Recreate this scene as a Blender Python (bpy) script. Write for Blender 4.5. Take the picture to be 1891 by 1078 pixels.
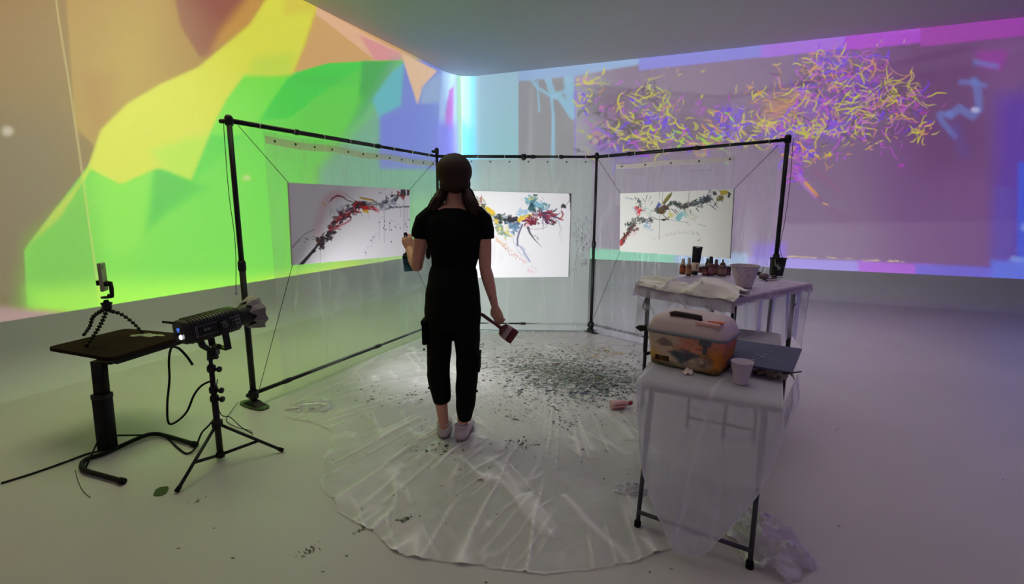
import bpy, bmesh, math, random
import numpy as np
from mathutils import Vector, Matrix, noise as mnoise
for _o in list(bpy.data.objects): bpy.data.objects.remove(_o)
SC = bpy.context.scene; COL = SC.collection
PI = math.pi
# ---------------------------------------------------------------- camera
FPX, CX, CY, CH = 899.0, 945.5, 539.0, 1.40
PITCH, ROLL = math.radians(9.9), math.radians(0.35)
cf = np.array([0, math.cos(PITCH), -math.sin(PITCH)]); _r0 = np.array([1., 0, 0]); _u0 = np.cross(_r0, cf)
cr = _r0*math.cos(ROLL)+_u0*math.sin(ROLL); cu = -_r0*math.sin(ROLL)+_u0*math.cos(ROLL)
cam = bpy.data.cameras.new('camera'); camo = bpy.data.objects.new('camera', cam); COL.objects.link(camo)
cam.sensor_width = 36; cam.lens = FPX*36/1891; cam.clip_start = 0.05; cam.clip_end = 100
camo.matrix_world = Matrix([[cr[0], cu[0], -cf[0], 0], [cr[1], cu[1], -cf[1], 0], [cr[2], cu[2], -cf[2], CH], [0, 0, 0, 1]])
SC.camera = camo
SC.view_settings.view_transform = 'Standard'; SC.view_settings.look = 'None'
SC.view_settings.exposure = 0.0; SC.view_settings.gamma = 1.0
wd = bpy.data.worlds.new('world'); SC.world = wd; wd.use_nodes = True
wd.node_tree.nodes['Background'].inputs[0].default_value = (0.02, 0.02, 0.025, 1)
wd.node_tree.nodes['Background'].inputs[1].default_value = 0.2
# where a sight line of the photograph meets a place (a height, a depth, a wall)
O_ = np.array([0, 0, CH])
def ray(x, y): return cf + cr*(x-CX)/FPX - cu*(y-CY)/FPX
def gnd(x, y, z=0.0):
    d = ray(x, y); return O_ + d*(z-CH)/d[2]
def atY(x, y, Y):
    d = ray(x, y); return O_ + d*Y/d[1]
def onplane(x, y, P, n):
    d = ray(x, y); return O_ + d*((np.array(P)-O_) @ n)/(d @ n)
def project(P):
    v = P-O_; z = v @ cf; z = np.where(z < 0.05, 0.05, z)
    return CX+FPX*(v @ cr)/z, CY-FPX*(v @ cu)/z
def V3(p): return Vector((float(p[0]), float(p[1]), float(p[2])))
def lin(c):
    c = np.asarray(c, float)/255.0
    return np.where(c <= 0.04045, c/12.92, ((c+0.055)/1.055)**2.4)
# ---------------------------------------------------------------- room frame: U along the right wall, V along the left wall
AZ = math.radians(22.6)
eU = np.array([math.cos(AZ), -math.sin(AZ), 0]); eV = np.array([-math.sin(AZ), -math.cos(AZ), 0])
CORNER = np.array([-1.084, 10.178, 0]); TOP = 3.9; RSIZE = 13.0; ZBL, ZBR = 0.525, 0.45
def room(u, v, z): return CORNER + eU*u + eV*v + np.array([0, 0, z])
# ---------------------------------------------------------------- little raster engine for projected pictures and painted canvases
class Canvas:
    """float rgb raster whose drawing units are x0..x0+w, y0..y0+h, at s samples per unit"""
    def __init__(c, x0, y0, w, h, s, col):
        c.x0, c.y0, c.s = x0, y0, s; c.W, c.H = int(w*s), int(h*s)
        c.a = np.zeros((c.H, c.W, 3)); c.a[:] = lin(col)
    def grid(c, bx0, by0, bx1, by1):
        i0 = max(0, int((bx0-c.x0)*c.s)); i1 = min(c.W, int((bx1-c.x0)*c.s)+2)
        j0 = max(0, int((by0-c.y0)*c.s)); j1 = min(c.H, int((by1-c.y0)*c.s)+2)
        if i1 <= i0 or j1 <= j0: return None
        X, Y = np.meshgrid((np.arange(i0, i1)+.5)/c.s+c.x0, (np.arange(j0, j1)+.5)/c.s+c.y0)
        return i0, i1, j0, j1, X, Y
    def mix(c, g, m, col):
        i0, i1, j0, j1 = g[:4]; m = m[..., None]
        c.a[j0:j1, i0:i1] = c.a[j0:j1, i0:i1]*(1-m) + lin(col)*m
    def poly(c, pts, col, al=1.0, soft=1.0, col2=None, dirv=(0, 1)):
        P = np.array(pts, float); pad = soft*3
        g = c.grid(P[:, 0].min()-pad, P[:, 1].min()-pad, P[:, 0].max()+pad, P[:, 1].max()+pad)
        if g is None: return
        X, Y = g[4], g[5]; ins = np.zeros(X.shape, bool); dm = np.full(X.shape, 1e9)
        for k in range(len(P)):
            (x1, y1), (x2, y2) = P[k], P[(k+1) % len(P)]
            if y1 != y2:
                cnd = ((y1 > Y) != (y2 > Y)) & (X < (x2-x1)*(Y-y1)/(y2-y1)+x1); ins ^= cnd
            L = (x2-x1)**2+(y2-y1)**2+1e-9
            t = np.clip(((X-x1)*(x2-x1)+(Y-y1)*(y2-y1))/L, 0, 1)
            dm = np.minimum(dm, (X-x1-t*(x2-x1))**2+(Y-y1-t*(y2-y1))**2)
        sd = np.sqrt(dm)*np.where(ins, 1, -1); m = np.clip(sd/(2*soft)+.5, 0, 1); m = m*m*(3-2*m)*al
        if col2 is None: c.mix(g, m, col)
        else:
            q = X*dirv[0]+Y*dirv[1]; qa = P @ np.array(dirv, float); t = np.clip((q-qa.min())/(qa.max()-qa.min()+1e-9), 0, 1)[..., None]
            cc = lin(col)*(1-t)+lin(col2)*t; i0, i1, j0, j1 = g[:4]; m = m[..., None]
            c.a[j0:j1, i0:i1] = c.a[j0:j1, i0:i1]*(1-m)+cc*m
    def stroke(c, pts, w, col, al=1.0, soft=0.6, taper=False, w2=None, grain=0.0, rs=None):
        P = np.array(pts, float); ww = max(w, w2 or 0)+soft*2
        g = c.grid(P[:, 0].min()-ww, P[:, 1].min()-ww, P[:, 0].max()+ww, P[:, 1].max()+ww)
        if g is None: return
        X, Y = g[4], g[5]; best = np.full(X.shape, -1e9); n = len(P)-1
        for k in range(n):
            (x1, y1), (x2, y2) = P[k], P[k+1]; L = (x2-x1)**2+(y2-y1)**2+1e-9
            t = np.clip(((X-x1)*(x2-x1)+(Y-y1)*(y2-y1))/L, 0, 1)
            d = np.sqrt((X-x1-t*(x2-x1))**2+(Y-y1-t*(y2-y1))**2); q = (k+t)/n
            hw = w*.5 if w2 is None else (w+(w2-w)*q)*.5
            if taper: hw = hw*np.sqrt(np.clip(4*q*(1-q), 0.02, 1))
            best = np.maximum(best, hw-d)
        m = np.clip(best/(2*soft)+.5, 0, 1)*al
        if grain: m = m*np.clip(1-grain+grain*1.6*(rs.random(X.shape)), 0, 1)
        c.mix(g, m, col)
    def sample(c, x, y):
        fx = np.clip((x-c.x0)*c.s-.5, 0, c.W-1.001); fy = np.clip((y-c.y0)*c.s-.5, 0, c.H-1.001)
        i = fx.astype(int); j = fy.astype(int); a = (fx-i)[..., None]; b = (fy-j)[..., None]
        i1 = np.minimum(i+1, c.W-1); j1 = np.minimum(j+1, c.H-1)
        return (c.a[j, i]*(1-a)+c.a[j, i1]*a)*(1-b)+(c.a[j1, i]*(1-a)+c.a[j1, i1]*a)*b
def Z(pts, s, ox, oy): return [(ox+x*s, oy+y*s) for x, y in pts]
def curl(p, ang, L, bend, n=7, rs=None, wob=0.0):
    pts = [p]; a = ang
    for k in range(n):
        a += bend/n + (rs.normal()*wob if rs is not None else 0)
        pts.append((pts[-1][0]+math.cos(a)*L/n, pts[-1][1]+math.sin(a)*L/n))
    return pts
# ---------------------------------------------------------------- slide of the left projector (colour fields)
def left_slide():
    c = Canvas(-60, -260, 980, 900, 0.8, (150, 122, 112)); S = .5567
    q = lambda *p: Z(p, S, 0, 0)
    A = lambda pts, col, al=1, soft=2, **k: c.poly(q(*pts), col, al, soft, **k)
    A([(-200, -500), (300, -500), (330, 1150), (-200, 1150)], (172, 126, 98), 1, 2, col2=(116, 110, 98))
    A([(-200, 300), (200, 420), (260, 900), (-200, 1000)], (128, 114, 112), .6, 60)
    A([(185, -500), (640, -500), (700, 210), (430, 600), (250, 420)], (180, 136, 98), 1, 2, col2=(170, 142, 88))
    A([(380, 60), (520, 40), (520, 300), (300, 420)], (188, 158, 100), .5, 50)
    A([(270, 240), (380, 250), (360, 420), (300, 440)], (170, 125, 95), .6, 20)
    A([(470, -500), (960, -500), (890, 0), (830, 60), (740, 130), (700, 185), (662, 188), (600, 90)], (156, 106, 100), 1, 5)
    A([(830, -20), (890, -10), (840, 90), (745, 150), (700, 180), (730, 100)], (205, 160, 90), .8, 14)
    A([(880, -500), (1700, -500), (1700, 700), (900, 700)], (205, 165, 118), 1, 2)
    A([(990, -10), (1330, 175), (1245, 200), (1040, 40)], (222, 180, 150), 1, 2)
    A([(1190, 115), (1335, 178), (1325, 202), (1245, 202)], (216, 152, 152), 1, 3)
    # greens
    A([(1245, 202), (1345, 200), (1500, 500), (1450, 900), (900, 1150), (100, 1150), (80, 830), (300, 540), (560, 555), (700, 400), (800, 245), (970, 245), (1090, 210)], (104, 206, 54), 1, 2, col2=(134, 222, 0))
    A([(880, 330), (960, 245), (1090, 210), (1230, 203), (1090, 290), (960, 390), (870, 400)], (70, 205, 84), .8, 3)
    A([(1200, 203), (1310, 203), (1300, 260), (1210, 380), (1140, 450), (1190, 330)], (92, 170, 105), .9, 4)
    A([(970, 245), (1200, 270), (1090, 290), (960, 260)], (96, 196, 92), .8, 6)
    A([(750, 330), (810, 245), (960, 250), (880, 370), (800, 450), (690, 450)], (128, 222, 40), .9, 5)
    A([(690, 450), (800, 450), (700, 560), (630, 600), (640, 560)], (88, 205, 62), .9, 8)
    A([(515, 555), (640, 600), (700, 620), (560, 700), (480, 770), (500, 660)], (72, 192, 88), .9, 12)
    A([(330, 560), (500, 560), (480, 780), (420, 850), (300, 800), (290, 620)], (136, 222, 22), .9, 14)
    A([(700, 480), (1050, 560), (1000, 900), (450, 1000), (500, 780), (640, 620)], (112, 216, 30), .5, 30)
    A([(1050, 320), (1210, 320), (1180, 420), (1060, 500), (900, 520)], (112, 204, 100), .7, 12)
    # yellow band
    A([(890, -500), (1060, -500), (1045, 40), (1010, 150), (970, 245), (900, 250), (810, 248), (750, 330), (690, 450), (632, 592), (545, 558), (515, 560), (400, 610), (300, 560), (200, 720), (95, 815), (180, 700), (260, 610), (290, 560), (318, 480), (335, 430), (420, 345), (530, 280), (660, 222), (745, 150), (830, 80), (880, 0)], (226, 218, 0), 1, 5, col2=(206, 216, 0))
    A([(500, 500), (620, 460), (690, 450), (632, 592), (545, 558)], (180, 222, 0), .9, 10)
    A([(845, 190), (980, 170), (960, 248), (820, 248)], (186, 212, 40), .7, 12)
    A([(935, -500), (1080, -500), (1045, 38), (940, 52)], (212, 196, 60), .8, 6)
    A([(100, 800), (300, 620), (340, 1060), (60, 1060)], (120, 196, 44), .75, 34)
    A([(105, 800), (330, 690), (330, 1080), (110, 1080)], (116, 206, 34), .6, 12)
    A([(100, 960), (360, 940), (900, 920), (1500, 800), (1500, 1150), (120, 1150)], (160, 240, 0), 1, 26)
    A([(-200, 1010), (40, 1020), (180, 1030), (330, 1045), (330, 1200), (-200, 1200)], (176, 142, 152), 1, 10)
    # greys and blues towards the corner
    A([(1210, 380), (1310, 203), (1600, 170), (1700, 700), (1200, 900), (1050, 700), (1050, 560)], (128, 172, 156), .9, 22)
    A([(1235, 330), (1300, 240), (1345, 205), (1330, 420), (1262, 400)], (112, 184, 196), .9, 5)
    A([(1262, 385), (1330, 350), (1340, 205), (1480, 190), (1500, 560), (1262, 560)], (128, 140, 206), 1, 5)
    A([(1262, 400), (1420, 345), (1430, 520), (1262, 540)], (126, 136, 212), .8, 12)
    A([(1330, 172), (1450, 235), (1405, 285), (1385, 345), (1350, 240)], (220, 186, 152), 1, 3)
    A([(1400, 290), (1460, 238), (1466, 340), (1395, 345)], (150, 168, 202), 1, 5)
    A([(1465, 235), (1515, 248), (1515, 560), (1445, 560)], (160, 180, 226), 1, 4)
    A([(1470, 240), (1508, 250), (1500, 330), (1474, 330)], (176, 208, 236), .9, 4)
    A([(1490, 300), (1506, 292), (1502, 430), (1476, 440), (1476, 380)], (176, 120, 196), 1, 3)
    A([(1450, 400), (1510, 420), (1520, 560), (1430, 560)], (134, 128, 226), .9, 12)
    # bottom bands
    A([(830, 950), (1200, 860), (1205, 890), (1205, 1150), (700, 1150)], (210, 220, 34), .9, 22)
    A([(1200, 780), (1480, 780), (1480, 1150), (1210, 1150)], (178, 204, 110), .9, 4)
    A([(1120, 700), (1480, 640), (1480, 860), (1180, 872)], (140, 206, 130), .5, 20)
    # the long thin bright seam on the left
    c.stroke(q((178, -80), (190, 30), (213, 180), (238, 330), (258, 470), (278, 610), (298, 760), (312, 860), (330, 1000)), 1.9, (220, 208, 150), .85, 1.0)
    A([(-200, -500), (178, -500), (240, 330), (270, 560), (318, 880), (330, 1100), (-200, 1100)], (110, 104, 92), .16, 2)
    for x, y, r in ((22, 435, 20), (815, 590, 12)): c.stroke(q((x, y), (x+6, y)), r*.8, (214, 205, 190), .6, 5)
    return c
# ---------------------------------------------------------------- slide of the right projector (ribbons of thin bright lines)
def right_slide():
    rs = np.random.default_rng(11)
    c = Canvas(780, -30, 1240, 590, 2.0, (140, 124, 146))
    A = lambda pts, col, al=1, soft=2, **k: c.poly(pts, col, al, soft, **k)
    A([(700, -60), (1100, -60), (1100, 600), (700, 600)], (166, 166, 176), .9, 60)
    A([(1300, -60), (2100, -60), (2100, 600), (1420, 600)], (136, 118, 146), .85, 90)
    A([(1560, -60), (2100, -60), (2100, 600), (1640, 600)], (126, 98, 138), .8, 70)
    A([(1640, 60), (1800, 60), (1830, 300), (1700, 330)], (110, 88, 116), .55, 50)
    A([(1840, 180), (2100, 120), (2100, 600), (1830, 600)], (110, 92, 168), .9, 26)
    A([(1835, 340), (1875, 350), (1870, 480), (1830, 480)], (112, 104, 176), .6, 8)
    A([(1880, 300), (2100, 240), (2100, 540), (1876, 540)], (92, 110, 214), .9, 6)
    for x, y in ((1872, 480), (1893, 420)): c.stroke([(x, y), (x+14, y+2)], 12, (150, 175, 236), .7, 5)
    # steel blue field beside the corner, and the grey column with pale drips
    A([(820, 100), (957, 100), (957, 600), (820, 600)], (160, 188, 206), 1, 2, col2=(140, 206, 196))
    A([(820, 120), (862, 120), (862, 320), (820, 320)], (160, 200, 238), .9, 7)
    A([(862, 128), (876, 128), (876, 330), (866, 330)], (134, 208, 226), .9, 4)
    A([(820, 230), (870, 240), (880, 330), (820, 330)], (112, 190, 236), .8, 16)
    A([(958, 146), (1060, 138), (1060, 600), (958, 600)], (150, 148, 154), 1, 1.2)
    for pts, w in (([(975, 135), (990, 160), (1018, 178), (1022, 215), (1022, 290)], 5), ([(1022, 180), (1040, 170), (1058, 160)], 6), ([(1010, 140), (1022, 178)], 12),
                   ([(1048, 135), (1050, 160), (1058, 200)], 10), ([(1030, 175), (1046, 196), (1058, 215)], 12), ([(992, 150), (996, 205)], 3), ([(1021, 210), (1019, 330)], 3)):
        c.stroke(pts, w, (150, 190, 214), .9, 2)
    A([(1040, 130), (1061, 128), (1061, 214), (1044, 205)], (150, 190, 216), .75, 4)
    A([(1061, 140), (1063, 140), (1063, 300), (1061, 300)], (150, 112, 226), .8, 1.5)
    # border band along the ceiling and along the lower edge
    top = [(780, 110), (1000, 78), (1300, 48), (1600, 20), (2050, -30)]
    def band(x0, x1, cc, off0, th, al=.95, soft=3):
        f = lambda x: 142-.1104*(x-873)
        A([(x0, f(x0)+off0), (x1, f(x1)+off0), (x1, f(x1)+off0+th), (x0, f(x0)+off0+th)], cc, al, soft)
    A([(958, 20), (2060, -90), (2060, 52), (1640, 62), (1300, 98), (1061, 140), (958, 150)], (150, 176, 214), 1, 3)
    band(1180, 1425, (140, 140, 220), -40, 62); band(1405, 1600, (168, 122, 222), -40, 64); band(1560, 1760, (176, 98, 206), -60, 88); band(1700, 2080, (162, 78, 172), -60, 96)
    A([(1800, 95), (1862, 92), (1850, 130), (1812, 125)], (168, 80, 176), .5, 8)
    g = lambda x: 493+.045*(x-1449)
    def low(x0, x1, cc, a, b, soft=3, al=.95): A([(x0, g(x0)-a), (x1, g(x1)-a), (x1, g(x1)+b), (x0, g(x0)+b)], cc, al, soft)
    low(1360, 1610, (162, 150, 226), 17, 30, 4); low(1585, 1720, (172, 112, 214), 17, 30, 5); low(1690, 1860, (120, 116, 208), 17, 30, 5); low(1830, 2080, (112, 128, 222), 30, 40, 7)
    low(1090, 1260, (136, 216, 182), 18, 30, 4); low(1245, 1380, (160, 190, 226), 22, 30, 6)
    A([(1390, 450), (1450, 450), (1450, 475), (1390, 480)], (140, 112, 236), .7, 12)
    for k in range(26):
        x = rs.uniform(1450, 1690); c.stroke([(x, g(x)-20+rs.normal()*1.4), (x+rs.uniform(3, 14), g(x)-20)], 2, (206, 184, 150), .6, 1)
    # ribbons
    YE, MA, BL, DK, OR = (206, 198, 92), (188, 104, 206), (122, 84, 240), (96, 92, 98), (214, 160, 110)
    def cluster(cx, cy, sx, sy, n, cols, ang, L=(10, 34), w=(1.6, 4.2), bend=1.6):
        for k in range(n):
            x = cx+rs.normal()*sx; y = cy+rs.normal()*sy
            if rs.random() < .25: continue
            if x < 1064 or y < 150-.1104*(x-960)+2: continue
            cc = cols[rs.integers(len(cols))]; a = ang*.5-.15+rs.normal()*.33+(PI if rs.random() < .5 else 0)
            ln = rs.uniform(*L); ww = rs.uniform(*w); al = rs.uniform(.6, .92)
            if cc == DK: al = .45; ww *= 2
            if cc == BL: al = .7; ww *= 1.15; 
            c.stroke(curl((x, y), a, ln, rs.normal()*bend*.8, 11, rs, .30), ww*.80, cc, al, .65 if cc != BL else 1.5, taper=True)
    def haze(x, y, r, cc, al=.4): c.poly([(x+r*math.cos(t)*1.4, y+r*math.sin(t)) for t in np.linspace(0, 2*PI, 9)[:-1]], cc, al, r*.5)
    for x, y, r in ((1120, 190, 30), (1180, 250, 36), (1270, 240, 26), (1360, 250, 34), (1530, 160, 50), (1600, 200, 50), (1660, 190, 30)): haze(x, y, r, (122, 106, 122), .5)
    for x, y, r in ((1072, 180, 12), (1120, 270, 16), (1160, 285, 20), (1225, 235, 10), (1345, 215, 22), (1480, 275, 20), (1540, 110, 20), (1580, 170, 30), (1500, 190, 26), (1540, 240, 22), (1440, 250, 22)): haze(x, y, r, BL, .24)
    for x, y, r in ((1135, 205, 18), (1112, 262, 14), (1290, 205, 10), (1240, 190, 8), (1560, 150, 26), (1520, 210, 24), (1470, 300, 16), (1620, 130, 18)): haze(x, y, r, MA, .16)
    for x, y, r in ((1440, 200, 24), (1480, 180, 14)): haze(x, y, r, OR, .4)
    cluster(1085, 150, 12, 8, 26, (YE, YE, YE, MA), .3, (8, 24), (3, 6)); cluster(1080, 188, 10, 9, 18, (YE, YE, BL), .6, (8, 22), (3, 6))
    cluster(1130, 205, 30, 26, 60, (MA, MA, YE, DK, OR), .2, (8, 30)); cluster(1195, 180, 34, 18, 44, (YE, YE, (176, 204, 96), DK), .5, (14, 40), (1.6, 3.2))
    cluster(1215, 225, 20, 26, 46, (YE, YE, (190, 205, 90), BL), 1.1, (10, 30), (2, 6)); cluster(1170, 245, 46, 20, 64, (YE, MA, BL, YE, DK), -.4, (14, 48), (2, 5))
    cluster(1130, 275, 36, 16, 50, (BL, MA, YE, DK), .6, (8, 30)); cluster(1085, 240, 14, 40, 34, (MA, (150, 120, 200), DK), 1.4, (4, 14), (1, 2.2))
    cluster(1290, 252, 30, 16, 60, (YE, YE, (160, 214, 70), MA, OR), .6, (10, 30), (2, 5)); cluster(1240, 275, 40, 10, 24, (YE, MA, BL), .2, (10, 30))
    cluster(1252, 196, 12, 6, 10, (YE, OR, MA), -.5, (10, 24)); cluster(1293, 206, 8, 8, 12, (MA, YE, MA), .8, (8, 18)); cluster(1400, 166, 9, 5, 9, (YE, YE, OR), .3, (10, 22), (3, 6)); cluster(1296, 178, 4, 2, 4, (YE,), 0, (6, 12))
    cluster(1350, 240, 22, 14, 44, (YE, YE, BL, BL, OR), -.3, (14, 44), (2, 5)); cluster(1345, 215, 16, 14, 30, (BL, BL, MA), .4, (6, 16))
    cluster(1430, 205, 34, 18, 64, (OR, OR, MA, YE, DK), -.5, (14, 44), (1.6, 3)); cluster(1440, 240, 40, 12, 60, (YE, MA, YE, BL), .2, (14, 40), (2, 5))
    cluster(1520, 120, 26, 20, 84, (MA, MA, BL, YE, OR), .5, (14, 44), (1.8, 3.6)); cluster(1590, 110, 30, 16, 54, (MA, MA, BL, OR, DK), .5, (14, 44), (1.8, 3.4))
    cluster(1510, 175, 30, 30, 110, (MA, BL, YE, MA, OR, DK), -.6, (14, 46), (1.8, 3.6)); cluster(1590, 185, 34, 24, 110, (YE, BL, MA, YE, OR, DK), -.3, (20, 56), (1.8, 3.6))
    cluster(1500, 238, 40, 10, 60, (YE, YE, (190, 190, 80), MA), .6, (12, 34), (2, 5)); cluster(1570, 235, 44, 18, 70, (BL, MA, YE, DK), -.2, (12, 40), (1.8, 4))
    cluster(1660, 165, 26, 12, 60, (OR, MA, YE, YE, DK), .25, (18, 50), (1.6, 3)); cluster(1650, 205, 34, 18, 64, (YE, MA, OR, MA, BL), -.3, (12, 36), (1.8, 3.4))
    cluster(1700, 243, 10, 7, 22, (YE, YE, YE, OR), -.6, (10, 26), (2, 4)); cluster(1610, 262, 26, 10, 34, (YE, OR, MA), -.4, (8, 22), (1.6, 3)); cluster(1690, 205, 22, 6, 16, (MA, (190, 80, 170)), 0, (12, 26), (1.6, 2.6))
    cluster(1474, 285, 16, 12, 50, (MA, MA, BL, OR, YE), .4, (10, 34), (2, 5)); cluster(1530, 285, 26, 8, 24, (MA, YE, OR), .1, (10, 24)); cluster(1471, 322, 7, 14, 28, (MA, MA, BL), 1.3, (8, 26), (2, 5))
    cluster(1200, 130, 60, 3, 14, (MA, YE, OR), 0, (6, 14), (1, 2.4)); cluster(1640, 80, 40, 4, 12, (MA, YE), 0, (6, 12), (1, 2))
    c.stroke([(1476, 325), (1490, 345), (1506, 362)], 8, (186, 130, 214), .7, 3); c.stroke([(1488, 338), (1508, 360)], 6, (214, 158, 90), .9, 2)
    c.stroke([(1506, 360), (1530, 382), (1580, 420)], 5, (140, 100, 128), .5, 3); c.stroke([(1520, 375), (1528, 378)], 3, (214, 170, 130), .8, 1)
    c.stroke([(1505, 315), (1530, 335), (1550, 352)], 5, (160, 90, 130), .5, 4); c.stroke([(1662, 306), (1668, 305)], 5, (190, 80, 190), .7, 2)
    # pale dancing figure of light
    for pts, w in (([(1800, 150), (1806, 172), (1808, 200), (1796, 214), (1772, 200), (1755, 213)], 15), ([(1775, 152), (1800, 152), (1818, 158)], 9), ([(1755, 210), (1735, 212), (1740, 225), (1762, 250)], 11), ([(1802, 115), (1840, 122)], 10)):
        c.stroke(pts, w, (116, 142, 208), .55, 4)
    c.stroke([(1798, 203), (1804, 203)], 9, (190, 190, 226), .8, 3); c.stroke([(1765, 235), (1780, 280)], 20, (112, 104, 170), .4, 9)
    return c
# ---------------------------------------------------------------- the projectors: lamps that throw those slides on the walls
def projector(name, slide, wall, pos_uvz, rng, zr, gain, res=(1200, 470), flat=None):
    """wall 0: the left wall (U=0), wall 1: the right wall (V=0), wall 2: U=RSIZE, wall 3: V=RSIZE."""
    pu, pv, pz = pos_uvz; L = room(pu, pv, pz)
    ld = bpy.data.lights.new(name, 'POINT'); ld.energy = 4*PI*PI; ld.shadow_soft_size = 0.0; ld.use_nodes = True
    lo = bpy.data.objects.new(name, ld); COL.objects.link(lo); lo.location = V3(L)
    nt = ld.node_tree; N = nt.nodes; K = nt.links.new; N.clear()
    def nd(t, **k):
        n = N.new(t)
        for a, b in k.items(): setattr(n, a, b)
        return n
    def m(op, a, b=None):
        n = nd('ShaderNodeMath', operation=op)
        for i, v in enumerate((a, b)):
            if v is None: continue
            if isinstance(v, (int, float)): n.inputs[i].default_value = v
            else: K(v, n.inputs[i])
        return n.outputs[0]
    geo = nd('ShaderNodeNewGeometry')
    def dot(v):
        n = nd('ShaderNodeVectorMath', operation='DOT_PRODUCT'); K(geo.outputs['Incoming'], n.inputs[0]); n.inputs[1].default_value = tuple(v); return n.outputs['Value']
    ax, off = [(-eU, pu), (-eV, pv), (eU, RSIZE-pu), (eV, RSIZE-pv)][wall]
    al, p0 = [(eV, pv), (eU, pu), (eV, pv), (eU, pu)][wall]
    c = m('MAXIMUM', dot(ax), 0.02); t = m('DIVIDE', off, c)
    s = m('ADD', m('MULTIPLY', t, dot(al)), p0); z = m('ADD', m('MULTIPLY', t, dot((0, 0, 1))), pz)
    k = m('MULTIPLY', m('DIVIDE', m('MULTIPLY', t, t), c), m('GREATER_THAN', dot(ax), 0.03))
    em = nd('ShaderNodeEmission'); out = nd('ShaderNodeOutputLight'); K(em.outputs[0], out.inputs[0])
    if slide is not None:
        W, H = res; im = bpy.data.images.new(name+'_slide', W, H, alpha=True, float_buffer=True); im.colorspace_settings.name = 'Linear Rec.709'
        ss = rng[0]+(np.arange(W)+.5)/W*(rng[1]-rng[0]); zz = zr[0]+(np.arange(H)+.5)/H*(zr[1]-zr[0]); S_, Z_ = np.meshgrid(ss, zz)
        base = room(0, 0, 0); al_ = np.array(al)
        P = base + al_*S_[..., None]; P[..., 2] = Z_
        x, y = project(P); rgb = np.maximum(slide.sample(x, y)-AMB, 0)
        px = np.ones((H, W, 4), np.float32); px[..., :3] = rgb
        im.pixels.foreach_set(px.ravel()); im.update()
        tx = nd('ShaderNodeTexImage', extension='CLIP', interpolation='Linear'); tx.image = im
        cb = nd('ShaderNodeCombineXYZ'); K(m('DIVIDE', m('SUBTRACT', s, rng[0]), rng[1]-rng[0]), cb.inputs[0]); K(m('DIVIDE', m('SUBTRACT', z, zr[0]), zr[1]-zr[0]), cb.inputs[1])
        K(cb.outputs[0], tx.inputs[0]); K(tx.outputs[0], em.inputs[0])
    else:
        em.inputs[0].default_value = (*flat, 1)
        inr = m('MULTIPLY', m('MULTIPLY', m('GREATER_THAN', s, rng[0]), m('LESS_THAN', s, rng[1])), m('MULTIPLY', m('GREATER_THAN', z, zr[0]), m('LESS_THAN', z, zr[1])))
        k = m('MULTIPLY', k, inr)
    K(m('MULTIPLY', k, gain), em.inputs[1])
    return lo
WALL_A = lin((190, 190, 190))[0]; GL = .96/WALL_A; GR = .92/WALL_A; LAMP_W = 330.0
AMB = np.array([.105, .11, .12])
def area(name, u, v, w, col, size=3.0, spread=110):
    l = bpy.data.lights.new(name, 'AREA'); l.shape = 'SQUARE'; l.size = size; l.energy = w; l.color = col; l.spread = math.radians(spread); o = bpy.data.objects.new(name, l); COL.objects.link(o)
    o.location = V3(room(u, v, 3.85)); return o
area('fill_light_far', 5.6, 2.9, 20, (.92, .82, 1.0), 1.5); area('fill_light_middle', 4.2, 6.2, 10, (1.0, .93, .92)); area('fill_light_right', 8.0, 6.4, 8, (.92, .68, 1.0)); area('fill_light_rear', 4.5, 10.0, .4, (1.0, .93, .86)); area('fill_light_left', 1.3, 6.2, 25, (.84, 1.0, .48), 2.0)  # added unseen fill lights that brighten and tint the floor and wall feet
projector('projector_lamp_left', left_slide(), 0, (1.7, 3.6, 3.8), (-0.20, 10.5), (ZBL, TOP), GL)
projector('projector_lamp_right', right_slide(), 1, (4.2, 1.8, 3.8), (-0.22, 11.0), (ZBR, TOP), GR, res=(2200, 700))
projector('fill_projector_side', None, 2, (11.0, 6, 3.7), (0.5, 12.5), (0.5, 3.8), GL, flat=(.13, .08, .24))  # added: flat violet light on the unseen side wall, for ambient bounce
projector('fill_projector_back', None, 3, (6, 11.0, 3.7), (0.5, 12.5), (0.5, 3.8), GL, flat=(.23, .19, .23))  # added: flat light on the unseen back wall, fills faces turned to the camera
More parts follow.
